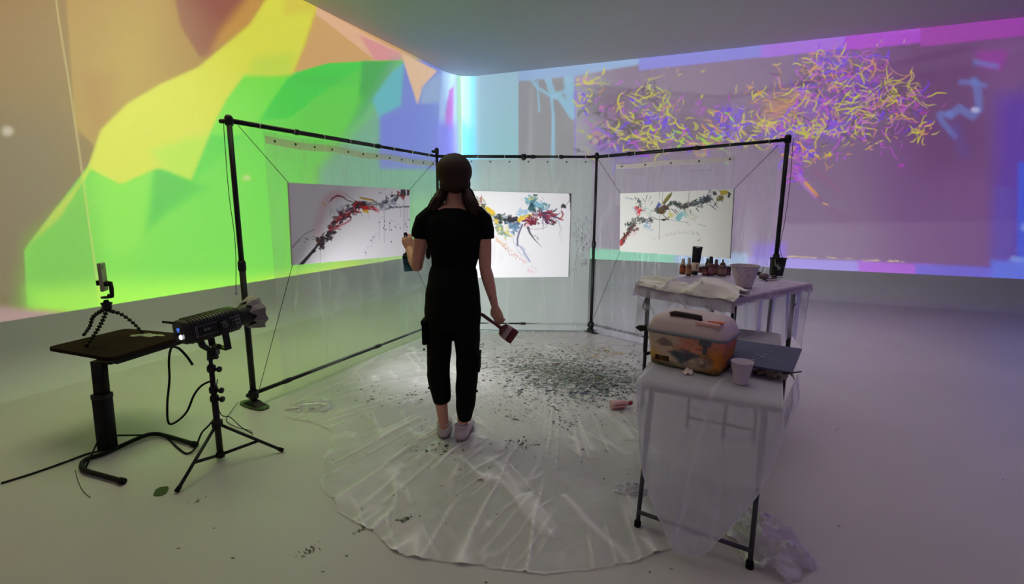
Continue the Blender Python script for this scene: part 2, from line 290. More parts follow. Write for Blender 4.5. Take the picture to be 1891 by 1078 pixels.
# ---------------------------------------------------------------- materials
MATS = {}
def mat(name, col, rough=.6, spec=.3, metal=0.0, bump=0.0, bscale=40.0, var=0.0, vscale=8.0, alpha=1.0, emit=None, estr=0.0, trans=0.0, sheen=0):
    if name in MATS: return MATS[name]
    m = bpy.data.materials.new(name); m.use_nodes = True; nt = m.node_tree; b = nt.nodes['Principled BSDF']; K = nt.links.new
    c = lin(col); b.inputs['Base Color'].default_value = (*c, 1); b.inputs['Roughness'].default_value = rough
    b.inputs['Specular IOR Level'].default_value = spec; b.inputs['Metallic'].default_value = metal; b.inputs['Alpha'].default_value = alpha
    b.inputs['Transmission Weight'].default_value = trans
    if emit is not None: b.inputs['Emission Color'].default_value = (*lin(emit), 1); b.inputs['Emission Strength'].default_value = estr
    tc = nt.nodes.new('ShaderNodeTexCoord')
    if var > 0:
        n = nt.nodes.new('ShaderNodeTexNoise'); n.inputs['Scale'].default_value = vscale; n.inputs['Detail'].default_value = 5; K(tc.outputs['Object'], n.inputs['Vector'])
        r = nt.nodes.new('ShaderNodeMapRange'); r.inputs['From Min'].default_value = .3; r.inputs['From Max'].default_value = .7; r.inputs['To Min'].default_value = 1-var; r.inputs['To Max'].default_value = 1+var; K(n.outputs[0], r.inputs[0])
        mx = nt.nodes.new('ShaderNodeVectorMath'); mx.operation = 'SCALE'; mx.inputs[0].default_value = tuple(c); K(r.outputs[0], mx.inputs['Scale']); K(mx.outputs[0], b.inputs['Base Color'])
    if bump > 0:
        n = nt.nodes.new('ShaderNodeTexNoise'); n.inputs['Scale'].default_value = bscale; n.inputs['Detail'].default_value = 4; K(tc.outputs['Object'], n.inputs['Vector'])
        bp = nt.nodes.new('ShaderNodeBump'); bp.inputs['Strength'].default_value = bump; bp.inputs['Distance'].default_value = .01; K(n.outputs[0], bp.inputs['Height']); K(bp.outputs[0], b.inputs['Normal'])
    MATS[name] = m; return m
def attr_mat(name, rough=.6, spec=.3, bump=0.0):
    """colour comes from the paint stored on the mesh"""
    if name in MATS: return MATS[name]
    m = mat(name, (200, 200, 200), rough, spec, bump=bump); nt = m.node_tree
    a = nt.nodes.new('ShaderNodeAttribute'); a.attribute_name = 'paint'; nt.links.new(a.outputs['Color'], nt.nodes['Principled BSDF'].inputs['Base Color']); return m
def film_mat(name, clear=.7, col=(225, 228, 230), rough=.18, gloss=.08, fold=0.0, streak=0.0, sscale=(14, 14, 1.2), tl=.5, ior=1.3):
    """thin plastic film: mostly clear, a milky share that scatters, a glossy skin; 'fold' on the mesh makes doubled film milkier"""
    m = bpy.data.materials.new(name); m.use_nodes = True; nt = m.node_tree; N = nt.nodes; K = nt.links.new; N.clear()
    out = N.new('ShaderNodeOutputMaterial'); tr = N.new('ShaderNodeBsdfTransparent'); df = N.new('ShaderNodeBsdfDiffuse'); tn = N.new('ShaderNodeBsdfTranslucent'); gl = N.new('ShaderNodeBsdfGlossy')
    for n in (df, tn): n.inputs[0].default_value = (*lin(col), 1)
    tr.inputs[0].default_value = (.97, .98, .98, 1); gl.inputs['Roughness'].default_value = rough; gl.inputs[0].default_value = (.9, .92, .95, 1)
    a = N.new('ShaderNodeMixShader'); a.inputs[0].default_value = tl; K(df.outputs[0], a.inputs[1]); K(tn.outputs[0], a.inputs[2])
    b = N.new('ShaderNodeMixShader'); K(tr.outputs[0], b.inputs[1]); K(a.outputs[0], b.inputs[2])
    c = N.new('ShaderNodeMixShader'); K(b.outputs[0], c.inputs[1]); K(gl.outputs[0], c.inputs[2])
    fr = N.new('ShaderNodeFresnel'); fr.inputs[0].default_value = ior; ad = N.new('ShaderNodeMath'); ad.operation = 'ADD'; ad.use_clamp = True; ad.inputs[1].default_value = gloss; K(fr.outputs[0], ad.inputs[0]); K(ad.outputs[0], c.inputs[0])
    f = None
    tc = N.new('ShaderNodeTexCoord'); mp = N.new('ShaderNodeMapping'); mp.inputs['Scale'].default_value = sscale; K(tc.outputs['Object'], mp.inputs[0])
    nz = N.new('ShaderNodeTexNoise'); nz.inputs['Scale'].default_value = 1; nz.inputs['Detail'].default_value = 5; K(mp.outputs[0], nz.inputs['Vector'])
    mr = N.new('ShaderNodeMapRange'); mr.inputs[1].default_value = .45; mr.inputs[2].default_value = .75; mr.inputs[3].default_value = 1-clear; mr.inputs[4].default_value = 1-clear+streak; K(nz.outputs[0], mr.inputs[0])
    at = N.new('ShaderNodeAttribute'); at.attribute_name = 'fold'; mm = N.new('ShaderNodeMath'); mm.operation = 'MULTIPLY_ADD'; mm.use_clamp = True; K(at.outputs['Fac'], mm.inputs[0]); mm.inputs[1].default_value = fold; K(mr.outputs[0], mm.inputs[2]); K(mm.outputs[0], b.inputs[0])
    K(c.outputs[0], out.inputs[0]); MATS[name] = m; return m
# ---------------------------------------------------------------- objects
def thing(name, label, cat, loc, group=None, rz=0.0):
    o = bpy.data.objects.new(name, None); COL.objects.link(o); o.location = V3(loc); o.empty_display_size = .1
    o['label'] = label; o['category'] = cat
    if group: o['group'] = group
    return o
def tag(o, label, cat, group=None, kind=None):
    o['label'] = label; o['category'] = cat
    if group: o['group'] = group
    if kind: o['kind'] = kind
    return o
def obj(name, bm, m, parent=None, smooth=False, label=None, loc=None):
    """link a bmesh written in world coordinates as one object; children are re-based on their parent's place"""
    me = bpy.data.meshes.new(name)
    if not isinstance(m, (list, tuple)): m = [m]
    if parent is None:
        if loc is None and len(bm.verts):
            vs = [v.co for v in bm.verts]; n = len(vs)
            loc = Vector((sum(v.x for v in vs)/n, sum(v.y for v in vs)/n, min(v.z for v in vs)))
        loc = V3(loc) if loc is not None else Vector((0, 0, 0)); base = loc
    else:
        base = Vector((0, 0, 0)); p = parent
        while p is not None: base = base + p.location; p = p.parent
    bmesh.ops.translate(bm, verts=bm.verts, vec=-base)
    bm.to_mesh(me); bm.free()
    for k in m: me.materials.append(k)
    if smooth: me.polygons.foreach_set('use_smooth', [True]*len(me.polygons))
    o = bpy.data.objects.new(name, me); COL.objects.link(o)
    if parent is None: o.location = base
    else: o.parent = parent
    if label: o['label'] = label
    return o
def struct(name, bm, m, smooth=False):
    o = obj(name, bm, m, None, smooth, loc=(0, 0, 0)); o['kind'] = 'structure'; return o
def dup(root, loc, label=None, rz=0.0, scale=None):
    r = root.copy(); COL.objects.link(r); r.location = V3(loc); r.rotation_euler = (0, 0, rz)
    if scale: r.scale = scale
    if label: r['label'] = label
    for ch in list(root.children):
        c = ch.copy(); COL.objects.link(c); c.parent = r
        for g in list(ch.children):
            d = g.copy(); COL.objects.link(d); d.parent = c
    return r
B = bmesh.new
def frame_of(d, up=(0, 0, 1)):
    d = Vector(d).normalized(); u = Vector(up)
    if abs(d.dot(u)) > .96: u = Vector((1, 0, 0)) if abs(d.x) < .9 else Vector((0, 1, 0))
    x = d.cross(u).normalized(); y = x.cross(d).normalized(); return x, y
def loft(bm, pts, rad, seg=12, cap=True, up=None, sq=1.0, mi=0):
    """a skin over rings along a path; rad: number or (rx, ry); sq<1 squarer"""
    pts = [V3(p) for p in pts]; n = len(pts); rings = []; x0 = None
    for i, p in enumerate(pts):
        d = (pts[min(i+1, n-1)]-pts[max(i-1, 0)])
        if d.length < 1e-9: d = Vector((0, 0, 1))
        d.normalize()
        if up is not None: x, y = frame_of(d, up)
        elif x0 is None: x, y = frame_of(d)
        else:
            x = (x0-d*x0.dot(d)); x = x.normalized() if x.length > 1e-6 else frame_of(d)[0]; y = x.cross(d).normalized(); 
        x0 = x; r = rad[i] if isinstance(rad, (list, tuple)) and not (len(rad) == 2 and n != 2 and not isinstance(rad[0], (list, tuple))) else rad
        rx, ry = (r if isinstance(r, (list, tuple)) else (r, r)); ring = []
        for k in range(seg):
            a = 2*PI*k/seg; c, s = math.cos(a), math.sin(a)
            if sq != 1.0: c = math.copysign(abs(c)**sq, c); s = math.copysign(abs(s)**sq, s)
            ring.append(bm.verts.new(p+x*rx*c+y*ry*s))
        rings.append(ring)
    for i in range(n-1):
        for k in range(seg):
            f = bm.faces.new((rings[i][k], rings[i][(k+1) % seg], rings[i+1][(k+1) % seg], rings[i+1][k])); f.smooth = seg > 6; f.material_index = mi
    if cap:
        for rg, fl in ((rings[0], True), (rings[-1], False)):
            f = bm.faces.new(rg[::-1] if fl else rg); f.material_index = mi
    bmesh.ops.recalc_face_normals(bm, faces=bm.faces)
    return rings
def tube(bm, a, b, r, seg=12): return loft(bm, [a, b], [r, r], seg)
def smooth_path(pts, n=6):
    P = [V3(p) for p in pts]; out = []
    for i in range(len(P)-1):
        p0, p1, p2, p3 = P[max(i-1, 0)], P[i], P[i+1], P[min(i+2, len(P)-1)]
        for k in range(n):
            t = k/n; out.append(.5*((2*p1)+(-p0+p2)*t+(2*p0-5*p1+4*p2-p3)*t*t+(-p0+3*p1-3*p2+p3)*t**3))
    out.append(P[-1]); return out
def cable(bm, pts, r, n=6, seg=6):
    p = smooth_path(pts, n); return loft(bm, p, [r]*len(p), seg)
def box(bm, c, size, ax=None, bev=0.0, segs=2, mi=0):
    """box centred at c; ax = three unit axes"""
    c = V3(c); ax = [Vector((1, 0, 0)), Vector((0, 1, 0)), Vector((0, 0, 1))] if ax is None else [V3(a) for a in ax]
    b2 = bmesh.new(); bmesh.ops.create_cube(b2, size=1)
    for v in b2.verts: v.co = Vector((v.co.x*size[0], v.co.y*size[1], v.co.z*size[2]))
    if bev > 0: bmesh.ops.bevel(b2, geom=list(b2.edges), offset=bev, segments=segs, affect='EDGES', profile=.5)
    mp = {}
    for v in b2.verts: mp[v] = bm.verts.new(c+ax[0]*v.co.x+ax[1]*v.co.y+ax[2]*v.co.z)
    for f in b2.faces:
        try: nf = bm.faces.new([mp[v] for v in f.verts]); nf.material_index = mi
        except ValueError: pass
    b2.free()
def lathe(bm, c, prof, seg=24, ax=(0, 0, 1), mi=0, sx=1.0):
    """prof: list of (r, h) along ax from c"""
    c = V3(c); d = V3(ax).normalized(); x, y = frame_of(d); rings = []
    for r, h in prof:
        if r < 1e-6: rings.append([bm.verts.new(c+d*h)]); continue
        rings.append([bm.verts.new(c+d*h+x*math.cos(2*PI*k/seg)*r*sx+y*math.sin(2*PI*k/seg)*r) for k in range(seg)])
    for i in range(len(rings)-1):
        a, b = rings[i], rings[i+1]
        for k in range(seg):
            k2 = (k+1) % seg
            if len(a) == 1 and len(b) == 1: continue
            if len(a) == 1: f = bm.faces.new((a[0], b[k], b[k2]))
            elif len(b) == 1: f = bm.faces.new((a[k], a[k2], b[0]))
            else: f = bm.faces.new((a[k], a[k2], b[k2], b[k]))
            f.smooth = True; f.material_index = mi
    bmesh.ops.recalc_face_normals(bm, faces=bm.faces)
def prism(bm, pts, t, nrm, mi=0):
    """flat outline given thickness t along nrm"""
    n = V3(nrm).normalized(); a = [bm.verts.new(V3(p)+n*t*.5) for p in pts]; b = [bm.verts.new(V3(p)-n*t*.5) for p in pts]
    bm.faces.new(a).material_index = mi; bm.faces.new(b[::-1]).material_index = mi
    for k in range(len(a)):
        k2 = (k+1) % len(a); bm.faces.new((a[k], b[k], b[k2], a[k2])).material_index = mi
    bmesh.ops.recalc_face_normals(bm, faces=bm.faces)
def grid_obj(name, P, m, parent=None, fold=None, paint=None, keep=None, smooth=True, loc=None):
    """P: (rows, cols, 3) array of points; fold / paint: per-point values"""
    h, w = P.shape[:2]; P = P.reshape(-1, 3)
    idx = np.arange(h*w).reshape(h, w); q = np.stack([idx[:-1, :-1], idx[:-1, 1:], idx[1:, 1:], idx[1:, :-1]], -1).reshape(-1, 4)
    if keep is not None:
        kf = keep.ravel()[q].all(1); q = q[kf]; used = np.unique(q); mp = -np.ones(h*w, int); mp[used] = np.arange(len(used)); q = mp[q]; P = P[used]
        if fold is not None: fold = fold.reshape(-1)[used]
        if paint is not None: paint = paint.reshape(-1, 3)[used]
    if parent is None: base = np.array(loc if loc is not None else [P[:, 0].mean(), P[:, 1].mean(), P[:, 2].min()])
    else:
        base = Vector((0, 0, 0)); p = parent
        while p is not None: base = base+p.location; p = p.parent
        base = np.array(base)
    me = bpy.data.meshes.new(name); me.from_pydata((P-base).tolist(), [], q.tolist()); me.materials.append(m)
    if smooth: me.polygons.foreach_set('use_smooth', [True]*len(me.polygons))
    if fold is not None:
        a = me.attributes.new('fold', 'FLOAT', 'POINT'); a.data.foreach_set('value', fold.ravel().astype(np.float32))
    if paint is not None:
        a = me.attributes.new('paint', 'FLOAT_COLOR', 'POINT'); cc = np.ones((len(P), 4), np.float32); cc[:, :3] = paint.reshape(-1, 3); a.data.foreach_set('color', cc.ravel())
    o = bpy.data.objects.new(name, me); COL.objects.link(o)
    if parent is None: o.location = V3(base)
    else: o.parent = parent
    return o
def remesh(bm, vox, sm=4, fac=.5):
    """union the overlapping pieces of a bmesh into one continuous skin"""
    me = bpy.data.meshes.new('tmp'); bm.to_mesh(me); bm.free(); o = bpy.data.objects.new('tmp', me); COL.objects.link(o)
    r = o.modifiers.new('r', 'REMESH'); r.mode = 'VOXEL'; r.voxel_size = vox; r.use_smooth_shade = True
    s = o.modifiers.new('s', 'SMOOTH'); s.iterations = sm; s.factor = fac
    dg = bpy.context.evaluated_depsgraph_get(); ev = o.evaluated_get(dg); m2 = bpy.data.meshes.new_from_object(ev)
    b = bmesh.new(); b.from_mesh(m2); bpy.data.objects.remove(o); bpy.data.meshes.remove(me); bpy.data.meshes.remove(m2)
    for f in b.faces: f.smooth = True
    return b
# vectorised value noise and ridges for films and cloths
def vnoise(x, y, seed=0):
    rs = np.random.default_rng(seed); T = rs.random((64, 64)); xi = np.floor(x).astype(int); yi = np.floor(y).astype(int); fx = x-xi; fy = y-yi
    fx = fx*fx*(3-2*fx); fy = fy*fy*(3-2*fy); g = lambda a, b: T[a % 64, b % 64]
    return (g(xi, yi)*(1-fx)+g(xi+1, yi)*fx)*(1-fy)+(g(xi, yi+1)*(1-fx)+g(xi+1, yi+1)*fx)*fy
def fbm(x, y, seed=0, o=4):
    s = 0; a = .5
    for k in range(o): s = s+a*vnoise(x*2**k, y*2**k, seed+k); a *= .5
    return s
def ridge(x, y, seed=0, sharp=6.0):
    return np.exp(-np.abs(vnoise(x, y, seed)-.5)*2*sharp)
# ---------------------------------------------------------------- room shell
M_wall = mat('white_wall_paint', (190, 190, 190), .75, .15, bump=.03, bscale=30)
M_floor = mat('pale_epoxy_floor', (182, 178, 176), .38, .35, var=.05, vscale=1.3)
M_ceil = mat('ceiling_paint', (208, 202, 208), .9, .1)
RC = 0.5; RF = 0.30
def wall_strip(path, nrm):
    """sweep the wall profile (cove at the floor, then up) along plan points with inward normals"""
    prof = [(RF*(1-math.sin(a)), RF*(1-math.cos(a))) for a in np.linspace(0, PI/2, 9)] + [(0, z) for z in np.linspace(RF, TOP, 10)[1:]]
    return np.array([[p+n*d+np.array([0, 0, z]) for d, z in prof] for p, n in zip(path, nrm)])
def uv(u, v): return room(u, v, 0)
ns = 30
arc = [(RC-RC*math.cos(a), RC-RC*math.sin(a)) for a in np.linspace(0, PI/2, 17)]   # from (0,RC) to (RC,0)
arcn = [eU*math.cos(a)+eV*math.sin(a) for a in np.linspace(0, PI/2, 17)]
h = 9
pl = [(0, v) for v in np.linspace(RSIZE, RC, ns)][:-1]+arc[:h]; nl = [eU]*(ns-1)+arcn[:h]
pr = arc[h-1:]+[(u, 0) for u in np.linspace(RC, RSIZE, ns)][1:]; nr = arcn[h-1:]+[eV]*(ns-1)
for nm, p, n in (('wall_left', pl, nl), ('wall_right', pr, nr)):
    o = grid_obj(nm, wall_strip([uv(*q) for q in p], n), M_wall, loc=(0, 0, 0)); o['kind'] = 'structure'
for nm, a, b_, n in (('wall_back', (0, RSIZE), (RSIZE, RSIZE), -eV), ('wall_side', (RSIZE, RSIZE), (RSIZE, 0), -eU)):
    o = grid_obj(nm, wall_strip([uv(a[0]+(b_[0]-a[0])*t, a[1]+(b_[1]-a[1])*t) for t in (0, .5, 1)], [n]*3), M_wall, loc=(0, 0, 0)); o['kind'] = 'structure'
bm = B(); box(bm, room(RSIZE/2, RSIZE/2, -.05), (RSIZE+.2, RSIZE+.2, .1), (eU, eV, (0, 0, 1))); struct('floor', bm, M_floor)
bm = B(); box(bm, room(RSIZE/2, RSIZE/2, TOP+.05), (RSIZE+.2, RSIZE+.2, .1), (eU, eV, (0, 0, 1))); struct('ceiling', bm, M_ceil)
# ---------------------------------------------------------------- the black stand frame with its three bays
M_blk = mat('black_powder_coated_steel', (15, 15, 17), .45, .35)
M_blk2 = mat('black_plastic', (14, 14, 16), .5, .3)
M_rub = mat('black_rubber', (14, 14, 15), .8, .2)
M_clip = mat('pale_clip', (190, 190, 190), .5, .4)
M_cord = mat('dark_cord', (40, 42, 44), .8, .2)
PL, P1, P2, PR = [np.array(p) for p in ((-1.822, 3.262, 0), (-.822, 5.44, 0), (.902, 5.40, 0), (2.165, 3.985, 0))]
BAYS = [(PL, P1), (P1, P2), (P2, PR)]
def bay_n(i):
    a, b = BAYS[i]; d = (b-a)/np.linalg.norm(b-a); n = np.array([d[1], -d[0], 0]); return d, (n if n @ (O_-a) > 0 else -n)
def bay(i, s, z, off=0.0):
    a, b = BAYS[i]; return a+(b-a)*s+np.array([0, 0, z])+bay_n(i)[1]*off
fr = thing('backdrop_frame', 'tall black tube stand frame with three bays around the painted sheets', 'stand', (0.1, 4.6, 0))
for k, (p, top) in enumerate(((PL, 1.965), (P1, 2.02), (P2, 1.975), (PR, 1.97))):
    bm = B(); q = lambda z: p+np.array([0, 0, z])
    r0 = .0200 if k in (0, 3) else .0175
    loft(bm, [q(.03), q(1.02)], [r0, r0], 16); loft(bm, [q(1.02), q(top)], [r0*.84]*2, 16); post = obj('post', bm, M_blk, fr, True)
    bm = B(); loft(bm, [q(.96), q(.975), q(1.02), q(1.035)], [r0*1.02, r0*1.28, r0*1.28, r0*1.02], 16); obj('collar', bm, M_blk2, post, True)
    bm = B(); loft(bm, [q(top-.06), q(top-.01), q(top+.005)], [r0*1.25, r0*1.25, r0*.7], 14); lathe(bm, q(top-.035)-np.array([r0*1.2, 0, 0]), [(0, .035), (.013, .035), (.016, .0), (.013, -.012), (0, -.012)], 10, (-1, 0, 0)); obj('cap', bm, M_blk2, post, True)
    bm = B(); d = bay_n(0 if k < 2 else 2)[0] if k in (0, 3) else np.array([1., 0, 0]); lathe(bm, q(.085), [(.028, -.03), (.034, -.02), (.034, .02), (.028, .03)], 14); lathe(bm, q(.085)+np.array([-.03, -.02, 0]), [(0, -.03), (.012, -.03), (.016, 0), (.012, .01), (0, .01)], 10, (-1, -.4, 0)); obj('joint', bm, M_blk2, post, True)
    # flat foot plate
    bm = B(); fa, fb = [((430, 741), (498, 764)), ((760, 604), (800, 612)), ((1068, 600), (1122, 622)), ((1400, 700), (1470, 690))][k]; dv = gnd(*fb)-gnd(*fa); dv /= np.linalg.norm(dv); nv = np.array([-dv[1], dv[0], 0])
    L, W = (.135, .052) if k == 0 else (.12, .042); pts = [p+dv*L*math.copysign(abs(math.cos(t))**.7, math.cos(t))+nv*W*math.copysign(abs(math.sin(t))**.7, math.sin(t))+np.array([0, 0, .008]) for t in np.linspace(0, 2*PI, 25)[:-1]]
    prism(bm, pts, .008, (0, 0, 1)); foot = obj('foot_plate', bm, mat('dark_green_foot_plate', (52, 74, 34), .5, .4) if k == 0 else M_blk, fr)
    bm = B(); a, b_ = dv*.085, nv*.036
    vs = [bm.verts.new(V3(p+x)) for x in (a+b_+[0, 0, .012], a-b_+[0, 0, .012], -a-b_+[0, 0, .012], -a+b_+[0, 0, .012], a*.3+b_*.7+[0, 0, .042], a*.3-b_*.7+[0, 0, .042], -a*.3-b_*.7+[0, 0, .042], -a*.3+b_*.7+[0, 0, .042])]
    for f in ((3, 2, 1, 0), (4, 5, 6, 7), (0, 1, 5, 4), (1, 2, 6, 5), (2, 3, 7, 6), (3, 0, 4, 7)): bm.faces.new([vs[j] for j in f])
    obj('bracket', bm, M_blk2, foot)
ZT = 1.935
for i in range(3):
    bm = B(); loft(bm, [bay(i, .0, ZT), bay(i, .62, ZT)], [.0165]*2, 14); loft(bm, [bay(i, .60, ZT), bay(i, 1, ZT)], [.0135]*2, 14); bar = obj('crossbar', bm, M_blk, fr, True)
    bm = B(); 
    for s in (.60, .22 if i != 1 else .78): loft(bm, [bay(i, s-.012, ZT), bay(i, s-.008, ZT), bay(i, s+.008, ZT), bay(i, s+.012, ZT)], [.016, .021, .021, .016], 12)
    obj('collar', bm, M_blk2, bar, True)
    for s in np.linspace(.09, .93, 8 if i == 0 else 6):
        bm = B(); loft(bm, [bay(i, s-.0012, ZT), bay(i, s+.0012, ZT)], [.0195]*2, 12); obj('clip_ring', bm, M_clip, bar, True)
    zb = .092; bm = B(); loft(bm, [bay(i, 0, zb), bay(i, .55, zb)], [.0145]*2, 12); loft(bm, [bay(i, .5, zb), bay(i, 1, zb)], [.0115]*2, 12); bar = obj('crossbar', bm, M_blk, fr, True)
    bm = B()
    for s in (.12, .55): loft(bm, [bay(i, s-.02, zb), bay(i, s-.012, zb), bay(i, s+.012, zb), bay(i, s+.02, zb)], [.014, .0185, .0185, .014], 12)
    obj('collar', bm, M_blk2, bar, True)
# clamp on the middle crossbar
c = bay(1, .545, ZT); t = thing('bar_clamp', 'small black clamp gripping the middle of the top bar between the two inner posts', 'clamp', c)
bm = B(); box(bm, c+[0, -.004, 0], (.055, .05, .05), bev=.01); obj('jaw', bm, M_blk2, t)
bm = B(); lathe(bm, c+[.0, -.03, -.02], [(0, 0), (.02, 0), (.022, .012), (.016, .02), (0, .02)], 12, (-.3, -1, -.3)); obj('knob', bm, M_blk2, t, True); bm = B(); lathe(bm, c+[.025, -.02, .0], [(0, 0), (.012, 0), (.012, .03), (0, .03)], 10, (1, -.3, .2)); obj('knob', bm, M_blk2, t, True)
# hanging cords beside the end posts
bm = B(); cable(bm, [PL+[-.03, -.01, 1.93], PL+[-.035, -.015, 1.5], PL+[-.02, -.02, 1.2], PL+[-.03, -.02, .98], PL+[-.045, -.02, .84]], .0022, 5, 5)
o = obj('pull_cord', bm, M_cord, None, True); tag(o, 'thin dark cord with a pale tip hanging down the left end post of the frame', 'cord')
bm = B(); lathe(bm, PL+[-.045, -.02, .80], [(0, .04), (.004, .035), (.009, .005), (0, 0)], 10); obj('tip', bm, M_clip, o, True)
bm = B(); cable(bm, [PR+[.03, -.02, 1.94], PR+[.04, -.02, 1.6], PR+[.03, -.02, 1.3], PR+[.005, -.03, 1.1], PR+[.04, -.03, 1.0], PR+[.06, -.03, .98]], .0022, 5, 5)
tag(obj('pull_cord', bm, M_cord, None, True), 'thin dark cord hanging down the right end post of the frame behind the black cup', 'cord')
# ---------------------------------------------------------------- clear films hung in the bays
F_clear = film_mat('clear_film_left', .86, (226, 230, 228), .15, .03, .5, .10, (1.5, 1.5, 1.0))
F_milk = film_mat('milky_film_middle', .27, (222, 230, 226), .25, .04, .4, .10, (3, 3, .6))
F_fold = film_mat('clear_film_right', .76, (222, 224, 230), .30, .0, .5, .09, (5, 5, .4))
F_band = film_mat('film_hem', .30, (236, 230, 214), .4, .0, .2, .15, (8, 8, 3), .5)
def film_panel(i, s0, s1, z0, z1, off, amp, m, seed, vs=3.0, name='plastic_film', parent=None):
    nx, nz = 150, 110; S, Zz = np.meshgrid(np.linspace(s0, s1, nx), np.linspace(z0, z1, nz)); Lb = np.linalg.norm(BAYS[i][1]-BAYS[i][0])
    X = S*Lb; w = (vnoise(X*vs, Zz*.7, seed)-.5)*2; w2 = ridge(X*vs*2.2, Zz*.9+X, seed+3, 9); w3 = ridge(X*vs*3.1+.5*Zz, Zz*.45, seed+5, 12)
    D = off+amp*(w+.5*w2+.35*w3); n = bay_n(i)[1]; a, b = BAYS[i]
    P = a+(b-a)*S[..., None]+n*D[..., None]; P[..., 2] = Zz+.006*np.sin(X*9)*(Zz > z1-.1)
    return grid_obj(name, P, m, parent, fold=np.clip(w2*.25*fbm(X*2, Zz*2, seed)+w3**3*.45*fbm(X*3+4, Zz*3, seed+9)*1.6, 0, 1))
def grommets(i, s0, s1, z, off, n, parent):
    for s in np.linspace(s0, s1, n):
        bm = B(); lathe(bm, bay(i, s, z, off), [(.003, 0), (.008, 0), (.009, .002), (.008, .004), (.003, .004)], 10, bay_n(i)[1]); obj('grommet', bm, M_cord, parent, True)
f = film_panel(0, .10, .975, .02, 1.90, .012, .010, F_clear, 21); tag(f, 'clear plastic film stretched over the left bay of the black frame', 'plastic sheet')
h_ = film_panel(0, .10, .97, 1.815, 1.868, .022, .002, F_band, 5, name='hem', parent=f); h_['label'] = 'cloudy strip along the top of the film'; grommets(0, .13, .95, 1.842, .028, 12, f)
f = film_panel(1, .03, .975, .02, 1.905, .010, .006, F_milk, 33, 2.0); tag(f, 'milky plastic film filling the middle bay behind the largest white painting', 'plastic sheet'); grommets(1, .1, .93, 1.88, .018, 8, f)
# paint runs on the milky film, right of the middle painting
rs = np.random.default_rng(4); bm = B()
def blob(bm, c, e1, e2, r1, r2, n, lift, k=7):
    cv = bm.verts.new(V3(np.array(c)+np.array(n)*lift)); vs = []
    ph = random.random()*6
    for j in range(k):
        a = 2*PI*j/k+ph; rr = .7+.5*random.random(); vs.append(bm.verts.new(V3(np.array(c)+np.array(e1)*r1*rr*math.cos(a)+np.array(e2)*r2*rr*math.sin(a)+np.array(n)*lift*.2)))
    for j in range(k): bm.faces.new((cv, vs[j], vs[(j+1) % k]))
random.seed(5); d1, n1 = bay_n(1)
for k in range(150):
    px, py = rs.normal(1076, 12), (rs.normal(440, 26) if k < 150 else rs.normal(560, 22))
    if k >= 150: px = rs.normal(1050, 22)
    if not 1058 < px < 1096 and k < 150: continue
    if px > 1094 or px < 1000: continue
    p = onplane(px, py, P1+n1*.024, n1); blob(bm, p, d1, (0, 0, 1), rs.uniform(.001, .003), rs.uniform(.004, .024), n1, .0012, 6)
o = obj('paint_runs', bm, mat('violet_grey_paint', (128, 120, 144), .5, .3), f)
o['kind'] = 'stuff'; o['label'] = 'violet grey paint runs on the film'
f = film_panel(2, .03, .975, .02, 1.90, .012, .018, F_fold, 47, 3.2); tag(f, 'clear crinkled plastic film hanging in the right bay behind the long pale painting', 'plastic sheet')
f2 = film_panel(2, .16, .80, 1.42, 1.835, .05, .012, film_mat('clear_film_folded', .7, (224, 222, 230), .3, .0, .5, .14, (9, 9, .3)), 52, 7.0); tag(f2, 'short folded length of clear film hung inside the right bay above the painting', 'plastic sheet')
h_ = film_panel(2, .16, .80, 1.79, 1.835, .066, .002, F_band, 8, name='hem', parent=f2); grommets(2, .2, .78, 1.81, .07, 5, f2)
# ---------------------------------------------------------------- the three paintings
def hx(*c): return c
BK, DR, RD, YE, BL, CY_, GY, WH, PK, OL, BRN = (38, 32, 40), (96, 18, 32), (160, 28, 40), (222, 184, 40), (70, 90, 150), (120, 178, 196), (120, 124, 140), (214, 218, 226), (226, 150, 170), (104, 98, 40), (90, 62, 50)
def dabs(c, rs, path, n, spread, cols, L=(18, 60), w=(5, 16), ang=None, al=(.6, .95), taper=True, soft=2.5, jit=.6):
    P = np.array(path, float); seg = np.sqrt(((P[1:]-P[:-1])**2).sum(1)); cum = np.concatenate([[0], np.cumsum(seg)])
    for k in range(n):
        t = rs.random()*cum[-1]; i = min(np.searchsorted(cum, t)-1, len(seg)-1); i = max(i, 0); f = (t-cum[i])/seg[i]
        p = P[i]+(P[i+1]-P[i])*f+rs.normal(size=2)*spread; a = (math.atan2(*(P[i+1]-P[i])[::-1]) if ang is None else ang)+rs.normal()*jit
        cc = cols[rs.integers(len(cols))]; l = rs.uniform(*L); c.stroke(curl((p[0]-math.cos(a)*l/2, p[1]-math.sin(a)*l/2), a, l, rs.normal()*.8, 5), rs.uniform(*w)*1.45, cc, min(1, rs.uniform(*al)*1.1), soft*.8, taper=taper, grain=.15, rs=rs)
def drip(c, x, y, l, w=3, col=BK, al=.7): c.stroke([(x, y), (x+1, y+l*.5), (x, y+l)], w, col, al, 1.3)
def specks(c, rs, n, x0, y0, x1, y1, col, r=(3, 9), al=.8):
    for k in range(n):
        t = rs.random(); x = x0+(x1-x0)*t+rs.normal()*14; y = y0+(y1-y0)*t+rs.normal()*10; c.stroke([(x, y), (x+rs.normal()*5, y+rs.uniform(1, 6))], rs.uniform(*r), col, al, 1.5)
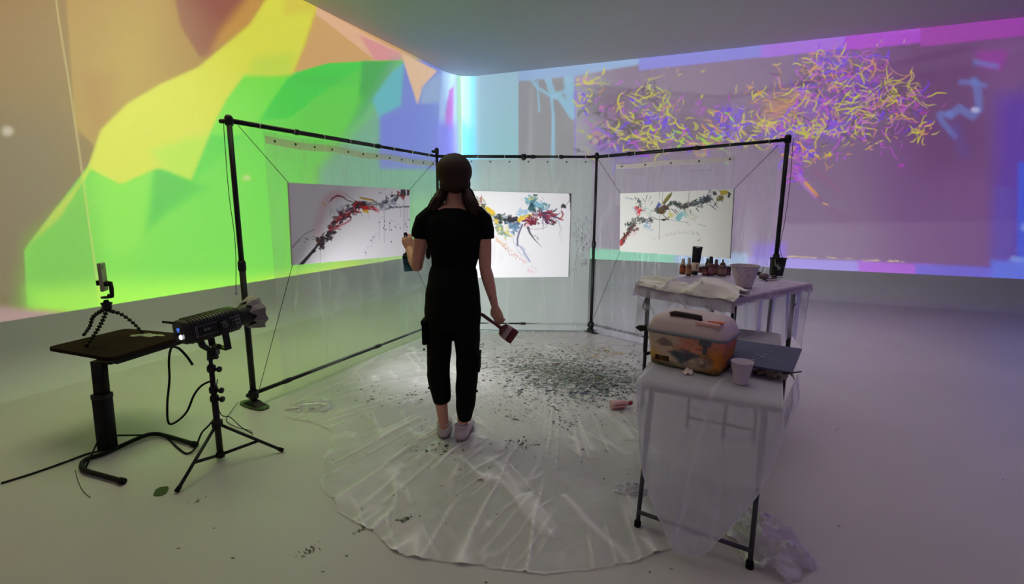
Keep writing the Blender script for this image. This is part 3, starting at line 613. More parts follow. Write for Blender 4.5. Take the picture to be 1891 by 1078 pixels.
def paint1():
    rs = np.random.default_rng(3); c = Canvas(0, 0, 1677, 1078, .8, (236, 236, 240))
    c.stroke([(400, 640), (420, 500), (470, 360), (540, 270), (620, 235)], 90, (236, 196, 208), .55, 34); c.stroke([(480, 300), (560, 230), (700, 240)], 50, (234, 190, 204), .45, 24)
    c.stroke([(520, 320), (570, 270), (620, 245), (680, 262), (740, 310)], 18, DR, .9, 4, taper=True); c.stroke([(545, 300), (600, 250), (650, 250)], 10, RD, .8, 3); c.stroke([(740, 300), (800, 325), (830, 350)], 14, BRN, .8, 4)
    c.stroke([(440, 325), (485, 345), (478, 362)], 12, YE, .9, 3); c.stroke([(712, 228), (800, 300)], 5, GY, .9, 1.5)
    c.stroke([(855, 265), (930, 285), (1030, 300)], 26, YE, .95, 5, taper=True); c.stroke([(880, 270), (1000, 290), (1080, 340), (1130, 375)], 9, OL, .9, 2)
    # arcs of grey at the left and the long dark stroke bottom left
    c.stroke([(110, 830), (180, 740), (260, 670), (360, 620)], 9, GY, .7, 3); c.stroke([(130, 810), (200, 730)], 20, GY, .35, 6); dabs(c, rs, [(140, 790), (380, 690), (370, 730)], 14, 20, [GY, (90, 88, 100)], (14, 34), (3, 6), -.5)
    c.stroke([(190, 1040), (260, 960), (330, 880), (410, 780), (440, 745)], 44, BK, .97, 3, w2=18); c.poly([(330, 850), (365, 835), (385, 860), (350, 885)], BK, .95, 2)
    c.poly([(400, 705), (430, 735), (455, 715), (480, 770), (462, 800), (470, 850), (440, 820), (425, 830), (410, 780), (380, 740)], BK, .95, 5)
    dabs(c, rs, [(390, 720), (440, 760), (450, 830)], 26, 12, [BK, (60, 50, 60)], (30, 60), (8, 20), 1.0)
    dabs(c, rs, [(420, 760), (500, 690), (590, 640)], 80, 24, [BK, BK, BRN, (70, 60, 74)], (20, 60), (6, 18)); dabs(c, rs, [(560, 600), (640, 500), (760, 420), (840, 370)], 110, 26, [DR, BK, BK, DR, (60, 30, 44), RD], (20, 70), (6, 20))
    c.stroke([(520, 640), (600, 580), (700, 555), (770, 505)], 12, RD, .8, 4); c.stroke([(540, 625), (640, 590), (760, 520)], 22, (214, 110, 128), .6, 5); dabs(c, rs, [(600, 560), (680, 470), (760, 420)], 26, 16, [RD, (214, 90, 100), DR], (24, 70), (5, 12))
    dabs(c, rs, [(560, 450), (640, 400), (720, 360), (760, 400)], 18, 18, [GY, BL, (90, 96, 130)], (30, 80), (3, 7), None, (.4, .8), True, 1.5, 1.4)
    for a in ((800, 420), (830, 460), (770, 500)): c.stroke(curl(a, rs.random()*6, 110, 3.6, 10), 4, (70, 62, 76), .8, 1.4)
    dabs(c, rs, [(800, 350), (900, 345), (960, 380)], 70, 18, [DR, BK, RD, BK], (20, 60), (8, 20)); c.poly([(895, 360), (950, 355), (965, 400), (905, 410)], (206, 24, 30), .95, 4); c.poly([(885, 405), (960, 402), (962, 446), (925, 432), (890, 420)], YE, .95, 3)
    dabs(c, rs, [(1000, 370), (1060, 410)], 30, 12, [RD, (200, 60, 70), PK], (16, 44), (8, 18)); dabs(c, rs, [(960, 340), (1060, 335), (1110, 375)], 26, 10, [GY, (90, 90, 88), (150, 150, 140)], (30, 70), (4, 10))
    dabs(c, rs, [(1105, 370), (1160, 340), (1240, 320)], 44, 22, [(168, 176, 192), (190, 196, 208), GY], (20, 60), (8, 22), None, (.4, .8)); dabs(c, rs, [(1110, 350), (1180, 280), (1250, 250), (1290, 220)], 34, 14, [BK, (60, 56, 70), GY], (16, 50), (5, 14))
    c.poly([(1320, 175), (1370, 178), (1378, 240), (1350, 260), (1310, 240)], (50, 18, 28), .95, 4); c.poly([(1385, 180), (1418, 182), (1412, 245), (1385, 250)], (52, 30, 36), .95, 4); c.poly([(1275, 190), (1310, 205), (1300, 240), (1278, 225)], (150, 30, 40), .9, 4); c.poly([(1300, 240), (1370, 250), (1350, 296), (1330, 280)], (158, 34, 40), .9, 4); c.poly([(1235, 290), (1290, 240), (1300, 262), (1262, 325)], (58, 50, 60), .9, 4)
    c.stroke([(1180, 385), (1250, 370), (1330, 372), (1408, 368)], 9, (92, 86, 104), .8, 2); dabs(c, rs, [(1200, 375), (1408, 368)], 30, 5, [(60, 52, 66), GY], (10, 30), (4, 9)); c.stroke([(1230, 330), (1300, 352), (1340, 372)], 5, GY, .8, 1.4)
    for x, y, l in ((1080, 540, 212), (1134, 390, 380), (1195, 550, 90), (1346, 290, 350), (1362, 290, 340), (1386, 380, 260), (957, 440, 72), (427, 800, 190), (932, 880, 45), (1316, 390, 90)): drip(c, x, y, l, 3.4, (70, 66, 90), .6)
    for x, y in ((1080, 540), (1138, 528), (1136, 575), (1128, 606), (1150, 622), (1195, 550), (1212, 625), (1212, 755), (1258, 590), (1384, 592), (1310, 605), (930, 876), (990, 740), (1014, 706), (1408, 512), (1370, 560)): c.stroke([(x, y-4), (x+2, y+4)], 11, BK, .85, 2)
    specks(c, rs, 26, 930, 860, 1070, 660, (110, 104, 120), (3, 6), .6); specks(c, rs, 20, 1100, 470, 1380, 600, (110, 104, 120), (2, 5), .6); dabs(c, rs, [(1065, 230), (1130, 180), (1180, 165)], 12, 8, [GY], (10, 30), (2, 4))
    return c
def paint2():
    rs = np.random.default_rng(8); c = Canvas(-120, 0, 1400, 1078, .8, (240, 241, 246))
    dabs(c, rs, [(60, 130), (120, 180), (180, 240)], 30, 22, [(180, 120, 130), (130, 50, 60), (150, 160, 140), YE], (30, 70), (6, 16)); c.poly([(150, 180), (178, 110), (180, 200), (182, 235)], (170, 110, 120), .8, 3)
    dabs(c, rs, [(180, 240), (250, 320), (300, 380)], 40, 20, [OL, (120, 130, 60), (150, 160, 130), GY], (24, 60), (8, 18)); c.poly([(222, 250), (250, 250), (320, 300), (330, 330), (290, 345), (262, 320), (225, 292)], (232, 196, 10), .95, 6); c.poly([(315, 395), (350, 375), (362, 440), (330, 445)], (226, 196, 20), .95, 5)
    dabs(c, rs, [(340, 350), (420, 400), (500, 400)], 50, 18, [(44, 60, 66), (60, 84, 84), BK, (150, 170, 176)], (20, 60), (8, 20)); c.poly([(362, 330), (385, 330), (400, 400), (385, 455), (360, 430)], (34, 52, 44), .9, 6)
    dabs(c, rs, [(320, 450), (400, 500), (460, 560)], 60, 32, [(150, 184, 160), (176, 198, 178), (140, 160, 120), (226, 216, 130), (120, 150, 130)], (24, 60), (8, 20), None, (.4, .85))
    dabs(c, rs, [(480, 420), (560, 460), (520, 500)], 40, 22, [(130, 170, 206), (110, 150, 190), (90, 120, 150)], (24, 60), (8, 20)); dabs(c, rs, [(480, 400), (570, 380)], 30, 12, [(26, 26, 34), (50, 46, 60)], (30, 60), (10, 24))
    c.poly([(570, 400), (600, 350), (725, 330), (740, 355), (640, 390), (590, 425)], (236, 204, 20), .95, 6); dabs(c, rs, [(580, 300), (640, 310), (680, 300)], 26, 14, [(150, 192, 222), (176, 206, 230)], (30, 70), (6, 16), -.9, (.4, .8))
    dabs(c, rs, [(690, 180), (760, 200), (850, 250), (860, 290)], 60, 24, [(130, 190, 214), (110, 170, 200), (84, 140, 150), (150, 200, 190)], (30, 70), (8, 22)); dabs(c, rs, [(720, 220), (740, 300)], 26, 12, [(60, 110, 120), (50, 90, 100), (40, 60, 74)], (30, 60), (10, 20), 1.4); dabs(c, rs, [(770, 140), (690, 170)], 12, 12, [(226, 220, 130), (150, 190, 160)], (20, 50), (5, 10), -.4)
    c.stroke([(755, 118), (782, 124)], 16, (34, 34, 38), .95, 3); c.stroke([(840, 145), (868, 175)], 4, (150, 110, 140), .7, 1.5); c.stroke([(610, 165), (660, 200)], 5, (180, 200, 190), .6, 2)
    dabs(c, rs, [(640, 420), (720, 400), (780, 440)], 50, 22, [(120, 30, 50), (150, 30, 46), (90, 40, 60), PK], (24, 70), (8, 20)); dabs(c, rs, [(760, 340), (860, 320), (960, 340), (1000, 350)], 50, 12, [(96, 60, 100), (110, 70, 112), (60, 52, 80), (180, 50, 60)], (50, 120), (5, 14), .1, (.5, .9))
    c.stroke([(900, 296), (950, 310), (1000, 350)], 10, (176, 34, 46), .9, 3); dabs(c, rs, [(860, 330), (880, 380), (960, 420)], 40, 18, [(100, 50, 90), (80, 60, 100), (150, 60, 80)], (30, 80), (6, 16)); c.stroke([(930, 400), (975, 410), (975, 450), (950, 440)], 12, (40, 24, 40), .9, 3)
    c.stroke([(850, 400), (858, 460), (852, 500)], 14, (90, 70, 110), .8, 4, w2=3); c.stroke([(640, 470), (760, 500), (860, 490), (900, 462), (860, 430), (780, 430)], 5, (110, 84, 110), .7, 1.6)
    for w, al, dx in ((34, .5, 0), (16, .85, 8)): c.stroke([(620+dx, 450), (590+dx, 520), (572, 600), (574, 680)], w, (76, 66, 110) if dx else (150, 160, 200), al, 4, w2=16)
    c.stroke([(690, 480), (710, 540), (760, 610), (840, 695)], 30, (70, 58, 88), .9, 3, w2=2); c.stroke([(980, 370), (1030, 420), (1050, 500), (1030, 580)], 14, (170, 184, 200), .7, 3, w2=4); c.stroke([(1020, 400), (1060, 480), (1062, 560), (1046, 640)], 4, (160, 170, 190), .6, 1.5)
    c.stroke([(520, 540), (530, 640), (570, 720), (620, 790)], 6, (150, 170, 196), .7, 2); c.stroke([(560, 660), (600, 690), (640, 740), (680, 800), (715, 860)], 12, (120, 134, 180), .7, 3); c.stroke([(610, 690), (650, 720), (640, 770), (700, 850)], 22, (150, 170, 206), .5, 5); c.stroke([(720, 900), (790, 950)], 3, (150, 110, 150), .7, 1); c.stroke([(660, 760), (715, 785)], 3, (190, 130, 160), .6, 1)
    c.stroke([(1160, 105), (1158, 170), (1160, 215), (1156, 300)], 26, (26, 26, 30), .95, 3, w2=3); c.stroke([(1148, 110), (1175, 108)], 14, (24, 24, 28), .95, 2); c.stroke([(1150, 180), (1115, 225)], 6, (60, 60, 66), .8, 2); c.poly([(1052, 240), (1075, 212), (1112, 236), (1110, 272), (1085, 262), (1060, 262)], (36, 44, 44), .95, 3)
    c.stroke([(1060, 300), (1078, 330), (1062, 370), (1030, 385), (1075, 395)], 15, (158, 30, 46), .92, 3); c.stroke([(1052, 250), (1066, 300)], 5, (80, 60, 60), .8, 2)
    specks(c, rs, 120, 330, 600, 660, 870, (226, 170, 160), (3, 9), .6); specks(c, rs, 70, 300, 560, 480, 720, (226, 190, 130), (4, 10), .6); specks(c, rs, 40, 420, 680, 540, 820, (190, 120, 120), (2, 6), .8); dabs(c, rs, [(690, 940), (760, 990)], 12, 14, [(236, 206, 220)], (20, 50), (6, 16), 1.2, (.4, .6))
    for x, y, l in ((300, 640, 250), (322, 640, 200), (378, 720, 160), (405, 740, 120), (440, 600, 60), (280, 620, 190)): drip(c, x, y, l, 3, (150, 170, 180), .6)
    dabs(c, rs, [(760, 560), (800, 600)], 8, 12, [(190, 150, 180), (90, 80, 110)], (10, 30), (3, 7), 1); specks(c, rs, 8, 380, 330, 470, 360, (80, 90, 100), (4, 10))
    return c
def paint3():
    rs = np.random.default_rng(15); c = Canvas(0, 0, 1725, 1078, .8, (232, 234, 232))
    G1, G2, G3 = (44, 62, 62), (70, 84, 84), (36, 40, 50)
    c.poly([(98, 790), (150, 730), (175, 770), (140, 845), (108, 860)], (206, 40, 44), .95, 5); c.stroke([(130, 840), (180, 740), (230, 650), (290, 590)], 30, (150, 50, 56), .85, 5); c.stroke([(200, 720), (260, 690), (300, 700)], 50, (236, 190, 200), .5, 18)
    dabs(c, rs, [(150, 800), (200, 690), (260, 600), (300, 540)], 60, 16, [DR, (120, 50, 50), G2, BRN], (24, 70), (6, 16)); dabs(c, rs, [(200, 590), (290, 540), (360, 490), (430, 520), (540, 510)], 110, 18, [G1, G2, (80, 62, 66), (100, 110, 112)], (20, 60), (4, 12)); dabs(c, rs, [(290, 640), (350, 630)], 10, 8, [(110, 50, 50)], (30, 60), (4, 9))
    dabs(c, rs, [(420, 560), (480, 590), (490, 640)], 26, 20, [(150, 190, 220), (120, 160, 200), (180, 206, 226)], (20, 50), (6, 16), 1.2, (.4, .8)); dabs(c, rs, [(330, 340), (360, 400), (350, 440)], 40, 16, [(214, 70, 80), (190, 50, 66), (226, 120, 130)], (20, 50), (8, 18)); c.stroke([(385, 380), (430, 385)], 20, (170, 50, 60), .8, 6)
    dabs(c, rs, [(300, 350), (310, 400)], 8, 10, [(190, 190, 210)], (30, 60), (8, 14), 1.5, (.3, .6)); dabs(c, rs, [(320, 230), (380, 280), (385, 330)], 20, 10, [BK, G2, (90, 80, 90)], (20, 60), (5, 12), 1.0)
    for a in ((470, 180, 440, 270), (515, 195, 485, 270), (432, 250, 445, 310), (540, 265, 505, 320), (460, 200, 462, 240), (420, 240, 400, 210)): c.stroke([a[:2], a[2:]], 9, (60, 62, 68), .85, 2, w2=2)
    dabs(c, rs, [(160, 200), (290, 245)], 9, 8, [(160, 176, 190), GY], (20, 50), (4, 9), .4, (.4, .8)); dabs(c, rs, [(420, 350), (500, 440), (560, 400)], 34, 34, [(190, 204, 206), (206, 216, 216), (170, 190, 190)], (20, 70), (4, 12), None, (.3, .7), True, 2, 1.5)
    c.poly([(620, 265), (655, 310), (600, 380), (565, 380)], (72, 96, 170), .95, 5); c.poly([(565, 380), (640, 340), (650, 400), (600, 430)], (60, 90, 104), .9, 6); c.poly([(800, 140), (790, 190), (740, 260), (690, 300), (660, 300), (700, 230), (740, 180)], (132, 126, 40), .95, 5); c.stroke([(795, 150), (760, 220), (700, 290)], 12, (70, 66, 34), .9, 4); c.poly([(640, 340), (700, 300), (740, 340), (700, 420), (640, 440), (625, 400)], (84, 48, 50), .9, 7)
    dabs(c, rs, [(620, 400), (680, 370), (740, 340)], 50, 22, [(100, 44, 48), BRN, (70, 60, 60), OL], (24, 60), (8, 18)); c.stroke([(632, 450), (630, 600), (626, 770)], 6, (90, 92, 96), .75, 1.6)
    dabs(c, rs, [(760, 310), (860, 290), (920, 320)], 60, 16, [G1, (50, 80, 76), G2], (24, 60), (6, 18)); dabs(c, rs, [(930, 340), (1010, 320), (1080, 290)], 70, 18, [(80, 56, 60), G2, (96, 70, 74), G1], (24, 60), (6, 16)); dabs(c, rs, [(1080, 300), (1180, 270), (1260, 220)], 80, 24, [(80, 104, 112), G2, (120, 140, 146), G1], (24, 70), (4, 12)); dabs(c, rs, [(1230, 250), (1290, 220)], 40, 20, [(50, 70, 80), (60, 60, 80), G3], (30, 70), (6, 16), 1.0)
    for a in ((780, 350, 870, 440), (830, 360, 880, 420), (960, 370, 985, 440), (1040, 370, 1050, 430), (1110, 350, 1160, 405), (1120, 345, 1140, 390), (1180, 300, 1200, 360), (1290, 300, 1390, 380), (1350, 260, 1405, 350), (1400, 270, 1340, 340)): c.stroke([a[:2], a[2:]], 12, (52, 52, 56), .9, 2.5, taper=True)
    c.poly([(1335, 130), (1380, 130), (1398, 180), (1345, 185)], (44, 44, 66), .92, 5); c.poly([(1430, 120), (1520, 115), (1555, 150), (1500, 180), (1440, 180)], (190, 172, 40), .95, 5); c.poly([(1535, 130), (1582, 160), (1558, 222), (1530, 205), (1545, 165)], (40, 42, 44), .95, 4); dabs(c, rs, [(1410, 230), (1470, 210), (1450, 250)], 34, 14, [(110, 104, 30), G1, (150, 140, 40)], (20, 50), (6, 14)); dabs(c, rs, [(1290, 130), (1290, 190)], 16, 14, [(130, 134, 160), GY], (20, 60), (3, 8), 1.4); c.stroke([(1410, 120), (1440, 130)], 10, (50, 48, 40), .8, 3)
    dabs(c, rs, [(760, 430), (800, 440), (780, 470)], 26, 16, [(206, 206, 120), (216, 214, 150)], (20, 50), (8, 18), None, (.4, .8)); c.poly([(870, 440), (930, 390), (950, 440), (900, 530), (850, 510), (840, 480)], (112, 188, 196), .85, 8); dabs(c, rs, [(920, 410), (980, 440)], 16, 16, [(130, 200, 206), (160, 212, 216)], (20, 60), (6, 16), 1.0); dabs(c, rs, [(1000, 420), (1080, 470), (1060, 540)], 20, 30, [(206, 210, 190)], (30, 70), (12, 26), None, (.3, .5))
    c.stroke([(520, 470), (600, 500), (640, 512)], 8, G2, .9, 2); c.stroke([(740, 495), (820, 518), (930, 535), (1010, 545)], 5, (90, 96, 80), .7, 1.6); dabs(c, rs, [(670, 510), (760, 490)], 18, 8, [G3, (70, 72, 40)], (20, 44), (5, 12)); c.stroke([(680, 450), (740, 490)], 14, (120, 116, 50), .8, 4); c.stroke([(1150, 570), (1250, 592)], 5, (90, 92, 96), .8, 1.5)
    for k in range(90): 
        t = rs.random(); x = 520+640*t; y = 770-100*math.sin(t*2.2)+rs.normal()*10; c.stroke([(x, y), (x+rs.normal()*10, y+rs.uniform(4, 24))], 4, (150, 140, 148) if t > .3 else (206, 186, 190), .5, 1.5)
    c.stroke([(1145, 790), (1156, 775)], 9, (60, 50, 60), .9, 2); specks(c, rs, 12, 1160, 720, 1200, 820, (130, 120, 126), (3, 6), .6)
    return c
def lerp_quad(q, s, t): return (q[0]*(1-s)+q[1]*s)*(1-t)+(q[3]*(1-s)+q[2]*s)*t
def painting(i, corners, off, cv, z0, label, cords):
    n = bay_n(i)[1]; P0 = BAYS[i][0]+n*off; Q = [onplane(x, y, P0, n) for x, y in corners]   # TL TR BR BL
    w = np.linalg.norm(Q[1]-Q[0]); h = np.linalg.norm(Q[3]-Q[0]); nx, ny = int(w/.0028), int(h/.0028)
    S, T = np.meshgrid(np.linspace(0, 1, nx), np.linspace(0, 1, ny)); P = lerp_quad(Q, S[..., None], T[..., None])
    P = P+n*(.002+.002*np.sin(S*3.1+1)*np.sin(T*2.2))[..., None]
    x, y = project(P); (ox, oy, sc) = z0; rgb = cv.sample((x-ox)/sc, (y-oy)/sc)
    c = sum(Q)/4; t = thing('painting', label, 'painting', c); M = attr_mat('painted_canvas', .55, .3)
    grid_obj('painted_sheet', P, M, t, paint=rgb)
    bm = B(); prism(bm, [q-n*.007 for q in Q], .010, n); obj('backing_board', bm, mat('white_board', (222, 222, 220), .7, .2), t)
    for k, (cx, ccy, tgt) in enumerate(cords):
        a = Q[cx]; bm = B(); loft(bm, [a, tgt], [.0022]*2, 5); obj('cord', bm, M_cord, t)
    return t
nb = [bay_n(k)[1] for k in range(3)]
painting(0, [(532.5, 337), (757, 349.5), (757, 471), (540, 489.5)], .035, paint1(), (520, 320, .16697), 'long white painting with a dark and red arc of strokes hanging in the left bay',
         [(0, 0, bay(0, .02, 1.91, .02)), (1, 0, bay(0, .985, 1.90, .02)), (3, 0, bay(0, .015, .12, .02)), (2, 0, bay(0, .99, .14, .02))])
painting(1, [(852, 351.5), (1054.5, 357.5), (1049.5, 511), (850, 513)], .03, paint2(), (860, 340, .16693), 'white painting of blue, yellow and violet strokes in the middle bay beside the person',
         [(0, 0, bay(1, .02, 1.91, .02))])
painting(2, [(1145.5, 357), (1355.5, 349), (1348.5, 477), (1145, 464)], .06, paint3(), (1130, 335, .13913), 'long pale painting with a spiky dark band and yellow tip hanging in the right bay',
         [(0, 0, bay(2, .015, 1.91, .02)), (1, 0, bay(2, .97, 1.90, .02)), (3, 0, bay(2, .015, .12, .02)), (2, 0, onplane(1355.5, 349, P2+nb[2]*.075, nb[2]))])
# ---------------------------------------------------------------- the person, seen from behind
M_skin = mat('skin', (196, 142, 120), .5, .35, bump=.02, bscale=120)
M_hair = mat('dark_brown_hair', (44, 27, 20), .6, .25, bump=.25, bscale=60)
M_shirt = mat('black_cotton', (12, 12, 14), .9, .1, bump=.1, bscale=150)
M_pants = mat('black_cargo_cloth', (11, 12, 12), .85, .12, bump=.1, bscale=120)
M_shoe = mat('pale_canvas_shoe', (186, 176, 178), .8, .2, bump=.05, bscale=100)
M_sole = mat('rubber_sole', (120, 112, 110), .7, .3)
YB = 2.78
person = thing('person', 'person in a black t-shirt and black cropped cargo trousers painting at the frame, back turned', 'person', (-.35, YB, 0))
def pb(x, y, dy=0.0): return atY(x, y, YB+dy)
def ell(bm, c, r, seg=20, rings=12, ax=None):
    c = V3(c); m = Matrix(ax).transposed() if ax else Matrix.Identity(3); b2 = bmesh.new(); bmesh.ops.create_uvsphere(b2, u_segments=seg, v_segments=rings, radius=1)
    mp = {v: bm.verts.new(c+m @ Vector((v.co.x*r[0], v.co.y*r[1], v.co.z*r[2]))) for v in b2.verts}
    for f in b2.faces: bm.faces.new([mp[v] for v in f.verts])
    b2.free()
HC = V3(pb(838, 326, .02))                       # head centre; she looks away from us and a little left and down
hf = Vector((-.28, .94, -.18)).normalized(); hr = hf.cross(Vector((0, 0, 1))).normalized(); hu = hr.cross(hf).normalized()
def hp(r, f, u): return HC+hr*r+hf*f+hu*u
bm = B()
# head: skull, face, jaw
ell(bm, hp(0, -.012, .028), (.074, .092, .082), ax=(hr, hf, hu)); ell(bm, hp(0, .03, -.02), (.058, .066, .085), ax=(hr, hf, hu)); ell(bm, hp(0, .052, -.082), (.030, .034, .026), ax=(hr, hf, hu))
loft(bm, [hp(0, .088, .012), hp(0, .104, -.018), hp(0, .112, -.036), hp(0, .098, -.046)], [(.007, .007), (.009, .009), (.014, .011), (.010, .006)], 10)          # nose
for s in (-1, 1):
    ell(bm, hp(s*.030, .079, .003), (.016, .013, .010), ax=(hr, hf, hu)); ell(bm, hp(s*.070, -.006, -.012), (.009, .018, .030), ax=(hr, hf, hu)); ell(bm, hp(s*.034, .062, -.03), (.022, .024, .022), ax=(hr, hf, hu))
loft(bm, [hp(-.024, .084, -.064), hp(-.010, .095, -.062), hp(.010, .095, -.062), hp(.024, .084, -.064)], [.004, .0085, .0085, .004], 10)
# neck and trunk
nk0, nk1 = V3(pb(838, 352, .03)), V3(pb(838, 392, .01))
loft(bm, [nk0, nk0.lerp(nk1, .5), nk1, nk1-Vector((0, 0, .05))], [(.050, .054), (.050, .053), (.060, .060), (.09, .07)], 18, up=(0, 1, 0))
def body_sec(x0, x1, y, dy=0.0): a, b = V3(pb(x0, y, dy)), V3(pb(x1, y, dy)); return (a+b)/2, (b-a).length/2
secs = [(796, 880, 398), (788, 888, 412), (789, 889, 435), (796, 883, 462), (800, 874, 486), (794, 880, 510), (788, 886, 545), (786, 888, 572), (800, 876, 590)]
cs = [body_sec(a, b, y) for a, b, y in secs]; loft(bm, [c for c, r in cs], [(r*.92, d) for (c, r), d in zip(cs, (.075, .095, .105, .10, .09, .10, .115, .105, .07))], 22, up=(0, 1, 0))
loft(bm, [pb(786, 405), pb(812, 394), pb(838, 390), pb(866, 394), pb(892, 405)], [.046, .052, .056, .052, .046], 14)
# legs
def leg(px, r, dy): loft(bm, [pb(x, y, d) for (x, y), d in zip(px, dy)], r, 16)
LLp = [(814, 570), (811, 620), (811, 680), (812, 725), (816, 752), (819, 778), (820, 795)]; RLp = [(860, 570), (861, 620), (862, 680), (860, 725), (856, 755), (854, 782), (853, 800)]
lr = [.066, .058, .050, .046, .036, .031, .033]; leg(LLp, lr, [0, .0, .02, .0, .0, .01, .02]); leg(RLp, lr, [0, .0, .02, .0, -.01, .0, .01])
feet = []
for s, (x, y), yaw in ((-1, (820, 806), -.10), (1, (853, 811), .12)):
    g = V3(gnd(x, y, .0)); g.z = .0; fd = Vector((math.sin(yaw), math.cos(yaw), 0)); feet.append((g, fd)); up = Vector((0, 0, 1))
    loft(bm, [g+up*.05-fd*.015, g+up*.05+fd*.05, g+up*.04+fd*.13, g+up*.028+fd*.20, g+up*.025+fd*.225], [(.026, .03), (.03, .034), (.036, .026), (.034, .016), (.02, .010)], 14, up=(0, 0, 1))
# arms
sl, sr = V3(pb(783, 405)), V3(pb(893, 405)); el, er = V3(pb(770, 490, .03)), V3(pb(896, 495, .0)); wl, wr = V3(pb(756.5, 461, .20)), V3(pb(914, 566, .02))
loft(bm, [sl, sl.lerp(el, .3), sl.lerp(el, .6), sl.lerp(el, .9), el], [.048, .043, .041, .036, .033], 16); loft(bm, [el+Vector((.004, -.01, 0)), el.lerp(wl, .15), el.lerp(wl, .4), el.lerp(wl, .7), wl], [.032, .037, .037, .029, .023], 16)
ell(bm, el, (.036, .036, .036))
loft(bm, [sr, sr.lerp(er, .3), sr.lerp(er, .6), sr.lerp(er, .9), er], [.047, .042, .040, .036, .034], 16); loft(bm, [er, er.lerp(wr, .2), er.lerp(wr, .45), er.lerp(wr, .75), wr], [.034, .037, .034, .026, .021], 16)
ell(bm, er, (.034, .034, .034))
def hand(bm, wrist, d, side, curl_, sc=1.0, thumb_in=.6):
    """d: direction of the palm, side: towards the thumb; fingers curl towards nrm"""
    d = Vector(d).normalized(); side = (Vector(side)-d*d.dot(Vector(side))).normalized(); nrm = d.cross(side).normalized()
    if curl_ < 0: nrm = -nrm; curl_ = -curl_
    pc = wrist+d*.045*sc; loft(bm, [wrist-d*.01, wrist+d*.02*sc, wrist+d*.055*sc, wrist+d*.085*sc], [(.021*sc, .016*sc), (.031*sc, .017*sc), (.039*sc, .016*sc), (.037*sc, .013*sc)], 16, up=nrm)
    tips = []
    for k, (o, l) in enumerate(((.028, .068), (.010, .076), (-.008, .071), (-.026, .056))):
        p = wrist+d*(.083-.004*abs(k-1))*sc+side*o*sc; pts = [p-d*.015*sc]; a = .25*curl_
        for j, f in enumerate((.46, .31, .23)):
            pts.append(p.copy()); p = p+(d*math.cos(a)+nrm*math.sin(a))*l*f*sc; a += curl_*(.95+.08*k)
        pts.append(p); loft(bm, pts, [.0088*sc, .0092*sc, .0085*sc, .0078*sc, .0058*sc], 10); tips.append(p)
    p = wrist+d*.022*sc+side*.026*sc; dd = (d*.62+side*.62+nrm*.45).normalized(); pts = [p-dd*.01, p]
    for j, (l, b_) in enumerate(((.036, .0), (.030, thumb_in), (.022, thumb_in))): dd = (dd+nrm*b_*.5-side*b_*.7+d*.25).normalized(); p = p+dd*l*sc; pts.append(p)
    loft(bm, pts, [.013*sc, .0135*sc, .0115*sc, .0098*sc, .0065*sc], 10)
    return pc, nrm
# left hand: fist raised around a brush handle; right hand: hanging, closed on the big brush
lh_d = Vector((-.25, .35, .75)).normalized(); pcl, nl_ = hand(bm, wl, lh_d, Vector((.9, .1, .25)), 1.35, .92)
rh_d = (V3(pb(922, 592, .02))-wr).normalized(); pcr, nr_ = hand(bm, wr, rh_d, Vector((-.75, .35, -.2)), 1.1, .95)
bodybm = remesh(bm, .0048, 5, .5); obj('body', bodybm, M_skin, person, True)
for s in (-1, 1):
    bm = B(); ell(bm, hp(s*.030, .083, .006), (.0105, .0085, .006), 12, 8, (hr, hf, hu)); obj('eye', bm, mat('eye', (60, 46, 40), .2, .5), person, True)
bm = B(); loft(bm, [hp(-.022, .088, -.064), hp(-.008, .101, -.061), hp(.008, .101, -.061), hp(.022, .088, -.064)], [.0025, .0052, .0052, .0025], 8); obj('lips', bm, mat('lips', (160, 90, 86), .5, .3), person, True)
# hair: cap drawn back, two low tails over the shoulders
bm = B(); ell(bm, hp(0, -.022, .022), (.098, .100, .100), 26, 16, (hr, hf, hu)); ell(bm, hp(0, -.045, -.03), (.080, .062, .074), 22, 14, (hr, hf, hu)); ell(bm, hp(-.02, .03, .055), (.070, .060, .062), 22, 14, (hr, hf, hu))
ell(bm, hp(-.052, -.02, -.05), (.034, .036, .04), ax=(hr, hf, hu)); ell(bm, hp(.052, -.035, -.05), (.034, .034, .042), ax=(hr, hf, hu))
b = remesh(bm, .006, 4, .5)
for v in b.verts:      # combed strands
    q = v.co-HC; a = math.atan2(q.dot(hf), q.dot(hr)); v.co += (v.co-HC).normalized()*.0016*math.sin(a*46+q.z*30)
hair = obj('hair', b, M_hair, person, True)
def tail(pts, rad, seed, parent):
    rr = random.Random(seed); P = smooth_path(pts, 6); bm = B(); n = len(P)
    R = [rad[min(int(k/6), len(rad)-2)]*(1-(k % 6)/6)+rad[min(int(k/6)+1, len(rad)-1)]*((k % 6)/6) for k in range(n)]; R[-1] = .002
    loft(bm, P, [r*.82 for r in R], 14)
    for s in range(26):
        a = 2*PI*s/26+rr.random()*.2; ph = rr.random()*.6; f = rr.uniform(.75, 1.08); loft(bm, [p+Vector((math.cos(a+ph*k/n)*r*f, math.sin(a+ph*k/n)*r*f*.9, rr.uniform(-.003, .003))) for k, (p, r) in enumerate(zip(P, R))], [max(.0012, .0042*(1-.7*k/n)) for k in range(n)], 5)
    return obj('ponytail', bm, M_hair, parent, True)
tail([pb(824, 343, .0), pb(817, 356, -.01), pb(809, 370, -.03), pb(801, 384, -.02), pb(791, 402, .07), pb(790, 440, .13), pb(791, 478, .13)], [.023, .034, .039, .036, .028, .018, .012], 2, hair)
tail([pb(858, 343, -.01), pb(863, 356, -.03), pb(867, 371, -.06), pb(875, 387, -.05), pb(886, 400, .03), pb(886, 440, .12), pb(881, 475, .12)], [.021, .030, .040, .038, .029, .016, .010], 3, hair)
